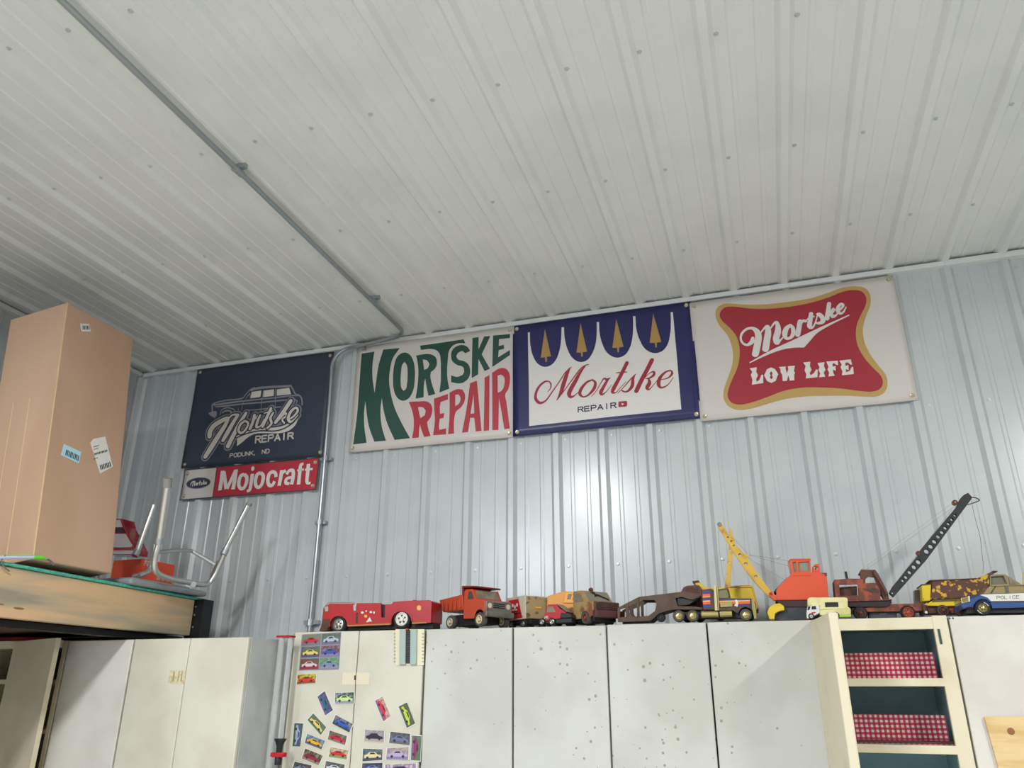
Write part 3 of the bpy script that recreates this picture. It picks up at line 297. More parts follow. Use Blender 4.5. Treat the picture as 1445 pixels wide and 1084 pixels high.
class Banner:
    def __init__(s, kind, name, label, x0, z0, al, Wd, Hd, m, cat='banner'):
        s.k = kind; s.x0 = x0; s.z0 = z0; s.al = al; s.W = Wd; s.H = Hd
        s.root = thing(name, label, cat, (x0+Wd/2, -.022, z0-Hd))
        nx, nz = 28, 16; mb = MB(); vs = []
        for side in (0, 1):
            for j in range(nz+1):
                for i in range(nx+1): vs.append(s.map(i*Wd/nx, -j*Hd/nz, -.0008 if side else 0))
        n = (nx+1)*(nz+1); fs = []
        for j in range(nz):
            for i in range(nx):
                a = j*(nx+1)+i; q = (a, a+nx+1, a+nx+2, a+1); fs += [q, tuple(t+n for t in reversed(q))]
        for i in range(nx): fs.append((i, i+1, i+1+n, i+n)); b = nz*(nx+1)+i; fs.append((b+1, b, b+n, b+1+n))
        for j in range(nz): a = j*(nx+1); fs.append((a+nx+1, a, a+n, a+nx+1+n)); b = a+nx; fs.append((b, b+nx+1, b+nx+1+n, b+n))
        mb.add(vs, fs).build('vinyl_sheet', m, s.root, smooth='all')
        gm = MATS['brass_grommet']
        for (u, v) in ((.022, -.022), (Wd-.022, -.022), (Wd-.022, -Hd+.022), (.022, -Hd+.022)):
            p = s.map(u, v, .0005); g = MB().lathe(p, [(.0105, 0), (.0105, -.0015), (.0085, -.003), (.0055, -.0025), (.0052, -.001)], 14).build('grommet', gm, s.root, smooth=True)
            MB().lathe((p[0], p[1]-.001, p[2]), [(.0045, 0), (.0045, -.004), (.003, -.0055)], 8).build('screw', SCW, g)
    def map(s, x, z, off): # local metres -> world, print offset towards the room
        y = -.022-wave(s.k, x, z, s.W, s.H)-off
        return Vector((s.x0+x*math.cos(s.al)-z*math.sin(s.al), y, s.z0+x*math.sin(s.al)+z*math.cos(s.al)))
    def printed(s, name, polys, m, off, label=None):
        vs, fs = cutgrid(polys, .06)
        V = [s.map(x, z, off) for x, z in vs]; F = []
        for f in fs:
            ar = sum(vs[f[i]][0]*vs[f[(i+1) % len(f)]][1]-vs[f[(i+1) % len(f)]][0]*vs[f[i]][1] for i in range(len(f)))
            F.append(f if ar > 0 else f[::-1])
        return MB().add(V, F).build(name, m, s.root, label=label)
    def shapes(s, name, key, m, off, smooth=True, label=None, n=4, pick=None):
        polys = []
        for shp in (TR[key] if pick is None else TR[key][pick[0]:pick[1]]):
            loops = [[(p[0]/1000, p[1]/1000) for p in l] for l in shp]
            if smooth: loops = [smoothloop(l, n) for l in loops]
            tri = tessellate_polygon([[Vector((x, z, 0)) for x, z in l] for l in loops]); flat = [p for l in loops for p in l]
            polys += [[flat[i] for i in t] for t in tri]
        return s.printed(name, polys, m, off, label)
    def strokes(s, name, sts, m, off, extra=0, label=None, n=5, cap=True):
        polys = []
        for st in sts: polys += ribbon([(a/1000, b/1000, c/1000) for a, b, c in st], extra, n, cap)
        return s.printed(name, polys, m, off, label)
def fixw(sts): return sts
mat('brass_grommet', 'C9B98E', .3, .7)
VW = mat('white_vinyl', 'D6CEC8', .38, spec=.4); VB = mat('black_vinyl', '383F4F', .32, spec=.5); VN = mat('navy_vinyl', '23235A', .33, spec=.5)  # black vinyl colour lifted to blue-grey to stand in for its sheen
PG = mat('green_print', '1E4A3E', .4); PR = mat('red_print', 'B83240', .4); PD = mat('dark_red_print', '9E1F33', .4); GO = mat('gold_print', 'AE8C4C', .4); GO2 = mat('tan_gold_print', 'BF9C5C', .4)
CR = mat('cream_print', 'DAD2C8', .4); GR = mat('grey_print', '8E8C93', .4); MR = mat('maroon_shield_print', 'A52C38', .4); WP = mat('white_print', 'E2DDD8', .4); NV = mat('navy_print', '1D2450', .4)
Z = lambda q: H+q
b1 = Banner(1, 'black_banner', 'black vinyl banner with station wagon drawing above white script Mortske Repair', -2.3909, Z(-.0372), -.0058, .9144, .6096, VB)
b1.shapes('roof_print', 'b1_roof', GR, .0006); b1.shapes('window_print', 'b1_glass', CR, .0007, False)
b1.strokes('car_line_print', TR['b1_lines'], GR, .0006); b1.shapes('bumper_print', 'b1_bumper', GR, .0007)
b1.strokes('script_halo', TR['b1_script'], GR, .0010, .0155, n=4); b1.shapes('swash_outline', 'b1_swash', VB, .0013)
b1.shapes('swash_print', 'b1_swash', CR, .0014)
for i, (a, b) in enumerate(((14, 15), (0, 4), (4, 5), (5, 7), (7, 10), (10, 11), (11, 13), (13, 14))):
    b1.strokes('letter_outline', TR['b1_script'][a:b], VB, .0017+i*.0005, .0078, n=4); b1.strokes('letter', TR['b1_script'][a:b], CR, .0019+i*.0005, .0, n=5)
b1.strokes('repair_lettering', textstrokes('REPAIR', TR['b1_box1'], 9), CR, .0010, n=1); tw = textstrokes('PODUNK, ND', TR['b1_box2'], 4.5); b1.strokes('town_lettering', tw[:-9], CR, .0010, n=1); b1.strokes('town_lettering', tw[-9:], CR, .0010, n=1)
b2 = Banner(2, 'white_banner', 'white vinyl banner with bulging green MORTSKE over red REPAIR', -1.3261, Z(-.037), -.0024, .9144, .6096, VW)
b2.shapes('green_lettering', 'b2_green', PG, .0006); b2.shapes('red_lettering', 'b2_red', PR, .0006)
b3 = Banner(3, 'navy_banner', 'navy blue vinyl banner with gold trees over red script Mortske', -.419, Z(-.037), .0028, .9144, .6096, VN)
b3.shapes('white_field', 'b3_white', WP, .0006); [b3.shapes('tree_print', 'b3_gold', GO, .0006, False, pick=(i, i+1)) for i in range(4)]
b3.strokes('script_lettering', TR['b3_script'], PD, .0012); b3.strokes('repair_lettering', textstrokes('REPAIR', TR['b3_box'], 5.5), NV, .0012, n=1)
b3.shapes('play_badge', 'b3_icon', PD, .0012); b3.shapes('play_triangle', 'b3_play', WP, .0017, False)
b4 = Banner(4, 'white_banner', 'white vinyl banner with gold edged maroon shield reading Low Life', .4888, Z(-.0498), .0032, .9144, .6096, VW)
b4.shapes('gold_border', 'b4_gold', GO2, .0006); b4.shapes('red_field', 'b4_red', MR, .0012); b4.strokes('script_lettering', TR['b4_script'], WP, .0018)
b4.shapes('underline_swash', 'b4_swoosh', WP, .0018); b4.shapes('lettering', 'b4_caps', WP, .0018, False, pick=(0, 3)); b4.shapes('lettering', 'b4_caps', WP, .0018, False, pick=(3, 7))
b5 = Banner(5, 'red_banner', 'small red and white vinyl banner reading Mojocraft under the black banner', -2.3665, 2.793, -.005, .864, .172, VW)
TR['b5_red'] = [[[[214, -1], [863, -1], [863, -171], [217, -171]]]]; b5.shapes('red_field', 'b5_red', PR, .0006, False); b5.strokes('lettering', [s for i, s in enumerate(TR['b5_script']) if i != 6], WP, .0012, -.0012, cap=False); b5.strokes('lettering_dot', TR['b5_script'][6:7], WP, .0012, -.0012); b5.shapes('oval_badge', 'b5_oval', VB, .0006)
ovr = [[(p[0], p[1], 3.5) for p in TR['b5_oval'][0][0]]]; ovr[0].append(ovr[0][0]); b5.strokes('oval_rim', ovr, GR, .0012, n=1)
b5.strokes('badge_script', TR['b5_mini'], CR, .0014)
blk = [[(-2, 0, 5), (864, 0, 5)], [(-2, -172, 5), (864, -172, 5)], [(0, 0, 5), (0, -172, 5)], [(863, 0, 5), (863, -172, 5)], [(214, 0, 4), (217, -172, 4)]]
b5.strokes('black_edging', blk, VB, .0013, n=1)

# ---------------------------------------------------------------- cabinets
CW = mat('cream_cabinet_paint', 'CDC9BA', .38, col2='C4BFAE', scale=4, bump=.04, bscale=40)
CW2 = mat('white_cabinet_paint', 'D4D0C9', .33, col2='CAC5BD', scale=3.5, bump=.03, bscale=40)
CWB = mat('beige_cabinet_paint', 'C9BFA6', .42, col2='BFB498', scale=4)
CGY = mat('grey_cabinet_side', 'B4B8B8', .4, col2='A6ABAB', scale=6)
SEAM = mat('dark_seam', '3B423B', .8)
TEAL = mat('teal_cabinet_interior', 'BCD6DC', .5, col2='B2CED5', scale=5)
WDC = mat('cream_painted_wood', 'D6CDB3', .5, col2='C8BC9B', scale=7, lo=.55, hi=.75)
DKI = mat('dark_cabinet_interior', '55585A', .7)
def specks(m): # small rust pits in the paint
    nt = m.node_tree; N = nt.nodes; L = nt.links; b = N['Principled BSDF']; src = b.inputs['Base Color'].links[0].from_socket
    tc = N.new('ShaderNodeNewGeometry'); v = N.new('ShaderNodeTexVoronoi'); v.inputs['Scale'].default_value = 38; L.new(tc.outputs['Position'], v.inputs[0])
    r = N.new('ShaderNodeMath'); r.operation = 'LESS_THAN'; L.new(v.outputs['Distance'], r.inputs[0])
    n = N.new('ShaderNodeTexNoise'); n.inputs['Scale'].default_value = 3.2; L.new(tc.outputs['Position'], n.inputs[0])
    k = N.new('ShaderNodeMapRange'); k.inputs[1].default_value = .36; k.inputs[2].default_value = .60; k.inputs[3].default_value = .05; k.inputs[4].default_value = .27; L.new(n.outputs[0], k.inputs[0])
    sep = N.new('ShaderNodeSeparateColor'); L.new(v.outputs['Color'], sep.inputs[0])
    mu = N.new('ShaderNodeMath'); mu.operation = 'MULTIPLY'; L.new(k.outputs[0], mu.inputs[0]); L.new(sep.outputs[0], mu.inputs[1]); L.new(mu.outputs[0], r.inputs[1])
    mx = N.new('ShaderNodeMix'); mx.data_type = 'RGBA'; L.new(r.outputs[0], mx.inputs[0]); L.new(src, mx.inputs[6]); mx.inputs[7].default_value = hexc('95907C'); L.new(mx.outputs[2], b.inputs['Base Color'])
SPK = mat('rust_specked_white_paint', 'C3C3BC', .33, col2='B8B7AE', scale=3, bump=.03, bscale=40); specks(SPK)
YF = -.47; ZT = 1.868
def cabinet(name, label, x0, x1, yf, zt, doors, m, body=None, group=None, ybk=-.055, gapm=None, gw=.0028):
    r = thing(name, label, 'cabinet', ((x0+x1)/2, (yf+ybk)/2, 0), 0, group)
    MB().box(x0, x1, yf+.021, ybk, 0, zt-.002).build('body', body or m, r, bevel=.002)
    MB().box(x0+.003, x1-.003, yf+.0205, yf+.021, .05, zt-.004).build('dark_gap', gapm or SEAM, r)
    for a, b in doors:
        d = MB().box(a+gw, b-gw, yf, yf+.02, .06, zt-.003).build('door', m, r, bevel=.004)
    return r
xs = [-.647+.3735*k for k in range(5)]
cabinet('steel_cabinet', 'white steel cabinet with faint spots right beside the cabinet covered in car cards', xs[0], xs[2], YF, ZT, [(xs[0], xs[1]), (xs[1], xs[2])], SPK)
cabinet('steel_cabinet', 'white steel cabinet with many rust specks directly left of the open shelf cupboard', xs[2], xs[4], YF, ZT+.002, [(xs[2], xs[3]), (xs[3], xs[4])], SPK)
mc = cabinet('steel_cabinet', 'cream steel cabinet with car picture cards stuck on its two doors', -1.284, -.650, YF, ZT, [(-1.262, -.951), (-.951, -.653)], CW, gapm=mat('pale_seam', '9A9888', .7), gw=.0014)
MB().box(-1.012, -.952, YF-.0012, YF, 1.655, 1.70).build('old_tape', WDC, mc); MB().box(-.949, -.888, YF-.0012, YF, 1.655, 1.70).build('old_tape', WDC, mc)
MB().box(-.957, -.949, YF-.003, YF, 1.672, 1.690).build('latch_slot', SEAM, mc)
# cabinets on the left
lc = cabinet('steel_cabinet', 'cream steel cabinet with grey side and old tape patch below the loft end', -1.848, -1.288, -.75, 1.832, [(-1.848, -1.568), (-1.568, -1.288)], CW, CGY, gapm=mat('pale_seam', '9A9888', .7), gw=.001)
MB().box(-1.645, -1.565, -.7512, -.75, 1.655, 1.705).build('old_tape', mat('aged_tape', 'CFC4A4', .5, col2='B9AC86', scale=60, lo=.45, hi=.55), lc)
for q in ((-1.625, .006), (-1.60, .004), (-1.585, .005)): MB().box(q[0], q[0]+q[1], -.7517, -.7512, 1.665, 1.70).build('tape_mark', mat('tape_mark', '9A8C66', .6), lc)
cabinet('steel_cabinet', 'plain off-white steel cabinet in shadow beside the ajar beige door', -2.20, -1.853, -.75, 1.832, [(-2.20, -1.853)], CW2)
r = thing('open_cupboard', 'beige cupboard with ajar door and grey shelves at far left', 'cupboard', (-2.48, -.4, 0))
for a, b, c, d, e, f in ((-2.80, -2.78, -.75, -.03, 0, 1.83), (-2.225, -2.205, -.75, -.03, 0, 1.83), (-2.78, -2.225, -.05, -.03, 0, 1.83), (-2.78, -2.225, -.75, -.03, 1.805, 1.83)):
    MB().box(a, b, c, d, e, f).build('body_panel', DKI if a > -2.79 and e == 0 and b > -2.3 and b < -2.21 else CWB, r)
MB().box(-2.78, -2.225, -.775, -.752, 1.80, 1.832).build('top_rail', CWB, r, bevel=.002)
for z in (1.655, 1.46, 1.27): MB().box(-2.775, -2.23, -.72, -.06, z, z+.018).build('shelf', CWB, r)
MB().hexa([tuple(p) for p in ((-2.471, -.778, .06), (-2.140, -.872, .06), (-2.134, -.853, .06), (-2.465, -.756, .06), (-2.471, -.778, 1.828), (-2.140, -.872, 1.833), (-2.134, -.853, 1.833), (-2.465, -.756, 1.828))]).build('door', CWB, r)
c = thing('metal_canister', 'dull grey ribbed metal tin on upper shelf of the far left cupboard', 'tin', (-2.62, -.5, 1.673))
def vlathe(cx, cy, prof, seg=24):
    m = MB(); n = len(prof)
    for rr, z in prof:
        for k in range(seg): m.v.append((cx+rr*math.cos(2*math.pi*k/seg), cy+rr*math.sin(2*math.pi*k/seg), z))
    for i in range(n-1):
        for k in range(seg): a = i*seg+k; b = i*seg+(k+1) % seg; m.f.append((a, b, b+seg, a+seg))
    m.f.append(tuple(reversed(range(seg)))); m.f.append(tuple((n-1)*seg+k for k in range(seg))); return m
vlathe(-2.62, -.55, [(.06, 1.673), (.062, 1.68), (.059, 1.69), (.061, 1.71), (.059, 1.73), (.062, 1.748), (.06, 1.75)]).build('can', mat('dull_tin', '7C8084', .4, .6), c, smooth=True)
vlathe(-2.62, -.55, [(.052, 1.7505), (.052, 1.757), (.02, 1.757)]).build('lid', mat('dull_tin', '7C8084', .4, .6), c, smooth=True)
c = tag(MB().tube([(-2.75, -.70, 1.842), (-2.5, -.75, 1.842), (-2.33, -.73, 1.842)], [.009, .009, .004], 8).build('red_hose', mat('red_rubber', 'A3202A', .6)), 'short red hose lying on top of the far left beige cupboard', 'hose')
# clear tubes hanging in the gap
CLR = mat('clear_plastic_tube', 'E6EAEA', .15, trans=.55, alpha=.65)
g = thing('plastic_tube_tool', 'clear tube with black funnel fitting and red collar hanging between two cabinets', 'tool', (-1.24, -.56, 1.3))
MB().tube([(-1.262, -.56, 1.12), (-1.262, -.56, 1.838)], .0125, 14).build('tube', CLR, g, smooth=True)
MB().tube([(-1.226, -.55, 1.44), (-1.226, -.55, 1.838)], .011, 14).build('tube', CLR, g, smooth=True)
BLK = mat('black_plastic', '131316', .4); REDP = mat('red_plastic', 'B4121F', .35)
p = atY(395, 1050, -.58); cx = p.x; z0 = p.z
vlathe(cx, -.58, [(.013, z0-.075), (.014, z0-.05), (.012, z0-.045), (.012, z0-.01), (.017, z0+.004), (.024, z0+.016), (.024, z0+.019)], 18).build('funnel_fitting', BLK, g, smooth=True)
MB().box(cx-.028, cx+.028, -.598, -.565, z0-.047, z0-.030).build('collar', REDP, g, bevel=.004)
MB().box(-1.282, -1.212, -.575, -.535, 1.838, 1.846).build('cap', REDP, g, bevel=.002)
# cupboard with gingham shelves
GING = bpy.data.materials.new('red_gingham_paper'); GING.use_nodes = True
def gingham(m):
    nt = m.node_tree; N = nt.nodes; L = nt.links; b = N['Principled BSDF']; b.inputs['Roughness'].default_value = .7
    tc = N.new('ShaderNodeTexCoord'); s = N.new('ShaderNodeSeparateXYZ'); L.new(tc.outputs['Object'], s.inputs[0]); o = []
    for i, per in ((0, .0162), (2, .0158)):
        a = N.new('ShaderNodeMath'); a.operation = 'DIVIDE'; L.new(s.outputs[i], a.inputs[0]); a.inputs[1].default_value = per
        f = N.new('ShaderNodeMath'); f.operation = 'FRACT'; L.new(a.outputs[0], f.inputs[0])
        g = N.new('ShaderNodeMath'); g.operation = 'LESS_THAN'; L.new(f.outputs[0], g.inputs[0]); g.inputs[1].default_value = .5; o.append(g)
    ad = N.new('ShaderNodeMath'); ad.operation = 'ADD'; L.new(o[0].outputs[0], ad.inputs[0]); L.new(o[1].outputs[0], ad.inputs[1])
    dv = N.new('ShaderNodeMath'); dv.operation = 'DIVIDE'; L.new(ad.outputs[0], dv.inputs[0]); dv.inputs[1].default_value = 2
    r = N.new('ShaderNodeValToRGB'); r.color_ramp.interpolation = 'CONSTANT'; L.new(dv.outputs[0], r.inputs[0])
    r.color_ramp.elements[0].color = hexc('A8203F'); r.color_ramp.elements[1].position = .9; r.color_ramp.elements[1].color = hexc('DED3CC')
    e = r.color_ramp.elements.new(.4); e.color = hexc('C04C60'); L.new(r.outputs[0], b.inputs['Base Color'])
gingham(GING)
X0, X1 = .842, 1.268
c = thing('shelf_cupboard', 'cream wooden cupboard with teal interior, red gingham shelf paper and door swung open', 'cupboard', ((X0+X1)/2, -.25, 0))
for a, b in ((X0, X0+.016), (X1-.016, X1)): MB().box(a, b, YF+.02, -.055, 0, ZT-.002).build('side_panel', WDC, c)
for a, b in ((X0+.016, X0+.0165), (X1-.0165, X1-.016)): MB().box(a, b, YF+.02, -.070, 0, ZT-.02).build('interior_lining', TEAL, c)
MB().box(X0+.016, X1-.016, -.070, -.055, 0, ZT-.002).build('back_panel', TEAL, c); MB().box(X0, X1, YF+.02, -.055, ZT-.022, ZT-.002).build('top_panel', TEAL, c)
MB().box(X0, X0+.062, YF, YF+.02, 0, ZT).build('stile', WDC, c, bevel=.0015); MB().box(X1-.045, X1, YF, YF+.02, 0, ZT+.004).build('stile', WDC, c, bevel=.0015)
MB().box(X0+.062, X1-.045, YF, YF+.02, 1.829, ZT).build('top_rail', WDC, c, bevel=.0015)
for z in (1.672, 1.468, 1.262):
    MB().box(X0+.017, X1-.017, YF+.02, -.071, z-.02, z).build('shelf', TEAL, c); MB().box(X0+.060, X1-.043, YF-.001, YF+.02, z-.0245, z+.001).build('shelf_edge', WDC, c, bevel=.0015)
for z, h, dx in ((1.673, .092, .0), (1.469, .094, .006)):
    MB().box(X0+.02, 1.229, -.336, -.332, z+.001, z+h-.005).build('gingham_strip', GING, c); MB().box(X0+.02, X1-.022, -.42, -.336, z, z+.0012).build('gingham_paper', GING, c)
MB().box(X0+.03, X1-.03, -.415, -.345, 1.4705, 1.477).build('wood_slat', mat('red_brown_slat', '5A2A28', .6), c)
MB().box(X1-.035, X1-.028, YF-.003, YF, 1.78, 1.828).build('hinge_plate', mat('dark_hinge', '3E4A42', .5, .3), c)
dr = MB().hexa([(.829, -.468, .06), (.876, -.80, .06), (.906, -.796, .06), (.858, -.464, .06), (.829, -.468, 1.863), (.876, -.80, 1.863), (.906, -.796, 1.863), (.858, -.464, 1.863)]).build('door', WDC, c, bevel=.006, label='cupboard door swung wide open')
wc = cabinet('wooden_cabinet', 'white painted cabinet with a pale plywood patch right of the gingham cupboard', 1.272, 1.95, YF, ZT+.003, [(1.272, 1.95)], CW2)
PLY = mat('pale_plywood', 'D9BE8C', .6, col2='C9A970', scale=5, stretch=(1, 1, 6), bump=.1)
MB().prism([(1.318, 1.556), (1.80, 1.560), (1.80, 1.10), (1.352, 1.10)], YF-.012, YF).build('plywood_patch', PLY, wc, bevel=.001)
MB().lathe((1.385, YF-.0122, 1.515), [(.011, 0), (.006, -.0006)], 12).build('knot', mat('wood_knot', '8A5A30', .6), wc)
for x, z in ((1.277, 1.862), (1.287, 1.862)): MB().lathe((x, YF, z), [(.003, 0), (.003, -.001)], 8).build('nail', SEAM, wc)
# ---------------------------------------------------------------- loft shelf
WOOD = mat('weathered_spruce', 'C9A780', .65, col2='A3977F', scale=5, stretch=(1, .25, 2.6), lo=.42, hi=.58, bump=.25, col3='8F8672')
DKS = mat('black_steel', '10121A', .45, .2); RUSP = mat('rusty_plywood', '6A4630', .7, col2='4D3526', scale=6)
lf = thing('loft_shelf', 'wooden loft shelf along left wall with heavy lumber edge beam', 'loft shelf', (-2.3, -1.8, 1.87))
MB().hexa([(-1.90, -3.3, 1.866), (-1.86, -3.3, 1.866), (-1.86, -.402, 1.866), (-1.90, -.402, 1.866), (-1.90, -3.3, 2.062), (-1.86, -3.3, 2.062), (-1.86, -.402, 2.025), (-1.90, -.402, 2.025)]).build('edge_beam', WOOD, lf, bevel=.003)
for y, z, a, b in ((-1.321, 1.901, .024, .0042), (-1.399, 1.908, .018, .003)):
    m = MB(); m.v = [(-1.8595, y+a*math.cos(k*.785), z+b*math.sin(k*.785)) for k in range(8)]; m.f = [tuple(range(8))]; m.build('knot', mat('wood_knot', '8A5A30', .6), lf)
MB().box(-2.80, -1.90, -3.3, -.34, 2.006, 2.024).build('deck_board', RUSP, lf)
for k in range(5): MB().box(-2.80, -1.90, -.44-.6*k-.04, -.44-.6*k, 1.876, 2.006).build('joist', WOOD, lf)
MB().box(-2.78, -1.905, -3.3, -.42, 1.869, 1.876).build('underside_panel', RUSP, lf)
MB().box(-1.985, -1.935, -3.3, -.36, 1.840, 1.865).box(-2.80, -1.985, -.46, -.36, 1.840, 1.865).build('steel_rail', DKS, lf)
MB().box(-1.892, -1.810, -.400, -.393, 1.840, 2.028).box(-1.817, -1.810, -.393, -.33, 1.840, 2.028).build('angle_post', DKS, lf)
for z in (1.995, 1.958, 1.904): MB().lathe((-1.85, -.401, z), [(.004, 0), (.004, -.002)], 8).build('bolt', GALV, lf)
tm = MB(); n = 40
for i in range(n+1):
    y = -3.3+(2.96)*i/n; zb = 2.062-.037*max(0, min(1, (y+3.3)/2.9)); wob = .0015*math.sin(i*1.7)
    tm.v += [(-1.90, y, zb+.004), (-1.854+wob, y, zb+.001), (-1.852+wob, y, zb+.007), (-1.856, y, zb+.013), (-1.90, y, zb+.011)]
for i in range(n):
    for k in range(5): a = i*5+k; b = i*5+(k+1) % 5; tm.f.append((a, b, b+5, a+5))
tag(tm.build('teal_tarp_edge', mat('teal_tarp', '3F9C86', .5, col2='57B39C', scale=90), smooth='all'), 'folded teal plastic tarp edge lying along the top of the loft beam', 'tarp')
# cardboard box leaning against the wall
CARD = mat('corrugated_cardboard', 'BC9A80', .75, col2='B39176', scale=3, stretch=(1, 1, .3)); CARD2 = mat('cardboard_cut_edge', 'D8B88A', .8)
bx = thing('cardboard_box', 'tall brown cardboard box standing tilted on the loft above the beam', 'box', (-2.0, -1.1, 2.03))
u = Vector((-.1200, 0, .9928)); v = Vector((-.9928, 0, -.1200)); B0 = Vector((-1.851, -1.3165, 2.0757)); Ht = 1.0885; Wd = .3064; Dp = .38; yv = Vector((0, 1, 0))
def bp(a, b, c): return tuple(B0+v*a+yv*b+u*c)
MB().hexa([bp(Wd, 0, 0), bp(0, 0, 0), bp(0, Dp, 0), bp(Wd, Dp, 0), bp(Wd, 0, Ht), bp(0, 0, Ht), bp(0, Dp, Ht), bp(Wd, Dp, Ht)]).build('box_body', CARD, bx, bevel=.006)
MB().hexa([bp(.0005, -.0012, .003), bp(-.0012, -.0012, .003), bp(-.0012, .0025, .003), bp(.0005, .0025, .003), bp(.0005, -.0012, Ht), bp(-.0012, -.0012, Ht), bp(-.0012, .0025, Ht), bp(.0005, .0025, Ht)]).build('taped_edge', CARD2, bx)
for a in (.13, .215): MB().hexa([bp(a, -.001, .01), bp(a-.0025, -.001, .01), bp(a-.0025, .001, .01), bp(a, .001, .01), bp(a, -.001, Ht*.62), bp(a-.0025, -.001, Ht*.62), bp(a-.0025, .001, Ht*.62), bp(a, .001, Ht*.62)]).build('crease', CARD2, bx)
def onface(px, py): # point of the right face plane, in (y, c) box coordinates
    d = ray(px, py); nrm = u.cross(yv); t = (B0-CAMP).dot(nrm)/d.dot(nrm); p = CAMP+d*t-B0; return p.dot(yv), p.dot(u)
def facequad(pts, off, m, name, par):
    q = [onface(*p) for p in pts]; mm = MB(); n = len(q)
    mm.v = [tuple(B0+yv*b+u*c-v*off) for b, c in q]+[tuple(B0+yv*b+u*c+v*.0003) for b, c in q]
    mm.f = [tuple(range(n))]+[(i, i+n, (i+1) % n+n, (i+1) % n) for i in range(n)]; return mm.build(name, m, par)
PAP = mat('white_paper', 'DAD8D2', .7); PBL = mat('pale_blue_paper', 'A9CFDA', .7); INK = mat('printed_ink', '2A2F38', .7)
k = 1/4.014
def c1(x, y): return (x*k, 420+y*k)
s1 = facequad([c1(453, 147), c1(505, 150), c1(514, 193), c1(462, 192)], .0012, PAP, 'paper_label', bx)
for i in range(5): x = 466+i*8.5; facequad([c1(x, 160), c1(x+4, 160), c1(x+6, 182), c1(x+2, 182)], .0018, INK, 'label_print', s1)
s2 = facequad([c1(362, 830), c1(460, 875), c1(445, 940), c1(345, 893)], .0012, PBL, 'blue_label', bx)
for i in range(9):
    x = 374+i*8.6; y = 862+i*4; facequad([c1(x, y), c1(x+(4 if i % 3 else 6), y+2), c1(x-2, y+33), c1(x-6, y+31)], .0018, INK, 'bar_code', s2)
s3 = facequad([c1(511, 822), c1(530, 800), c1(595, 788), c1(638, 958), c1(567, 997)], .0012, PAP, 'shipping_label', bx)
for i in range(9): x = 532+i*8.4; y = 882-i*2.4; facequad([c1(x, y), c1(x+5, y-1.5), c1(x+8, y+10), c1(x+3, y+12)], .0018, INK, 'bar_code', s3)
for i in range(7): x = 563+i*9; y = 950-i*3; facequad([c1(x, y), c1(x+5, y-1.5), c1(x+11, y+26), c1(x+6, y+28)], .0018, INK, 'bar_code', s3)
for i, y in enumerate((845, 860, 915)): facequad([c1(528, y), c1(560-i*4, y-9), c1(561-i*4, y-6), c1(529, y+3)], .0018, INK, 'label_print', s3)
# stool upside down
ALU = mat('brushed_aluminium', 'C9C9C4', .28, .85); ALG = mat('grey_rubber', '85837C', .6); SEATM = mat('grey_seat_plastic', '8E9294', .5)
st = thing('shower_stool', 'upturned aluminium tube stool with grey seat lying on the loft end', 'stool', (-2.0, -.55, 2.03))
MB().box(-2.22, -1.832, -.845, -.355, 2.044, 2.070).build('seat', SEATM, st, bevel=.012); MB().box(-2.17, -1.88, -.79, -.42, 2.070, 2.082).build('seat_rib', SEATM, st, bevel=.006)
def P(px, py, X): return tuple(atX(px, py, X))
lowf = catmull([P(225, 765, -1.7551), P(218, 792, -1.7688), P(221, 808, -1.7779), P(237, 816, -1.7871), P(262, 821, -1.7871), P(290, 825, -1.7871), P(302, 814, -1.7688), P(310, 797, -1.7505), P(317, 780, -1.7276)], 4)
MB().tube(lowf, .0125, 12).build('lower_frame', ALU, st, smooth=True)
MB().tube([P(224, 764, -1.7551), P(236, 684, -1.6865)], .0155, 14).build('leg', ALU, st, smooth=True); MB().tube([P(235.7, 688, -1.6883), P(236.6, 675, -1.6819)], .0185, 14).build('rubber_foot', ALG, st, smooth=True)
MB().tube([P(223.8, 768, -1.7569), P(224.4, 759, -1.7533)], .018, 14).build('collar', GALV, st, smooth=True)
MB().tube([P(316, 781, -1.7276), P(351, 712, -1.6407)], .0125, 12).build('leg', ALU, st, smooth=True); MB().tube([P(315, 783, -1.7276), P(319, 775, -1.7231)], .016, 12).build('collar', GALV, st, smooth=True)
MB().tube([P(350.3, 714, -1.6426), P(352, 710, -1.638)], .0145, 12).build('rubber_foot', ALG, st, smooth=True)
MB().tube([P(217, 713, -2.0249), P(193, 780, -2.0524)], .0125, 12).build('leg', ALU, st, smooth=True); MB().tube([P(194, 777, -2.0524), P(190, 785, -2.0524)], .0150, 12).build('collar', GALV, st, smooth=True)
MB().tube(catmull([P(218, 768, -1.9517), P(216, 790, -1.9517), P(211, 804, -1.9517), P(198, 812, -1.9517), P(190, 814, -1.9883)], 4), .0125, 12).build('lower_frame', ALU, st, smooth=True)
MB().tube(catmull([P(298, 819, -1.8237), P(303, 806, -1.7962), P(309, 793, -1.7688)], 4), .0115, 12).build('lower_frame', ALU, st, smooth=True)
MB().tube(catmull([P(224, 779, -1.7597), P(250, 777, -1.8145), P(268, 777.5, -1.8511), P(275, 780, -1.8511), P(304, 797, -1.7688)], 3), .0085, 10).build('cross_brace', ALU, st, smooth=True)
MB().tube([P(273, 824.5, -1.7734), P(273, 824.6, -1.7688)], .013, 12).build('rivet', ALU, st)
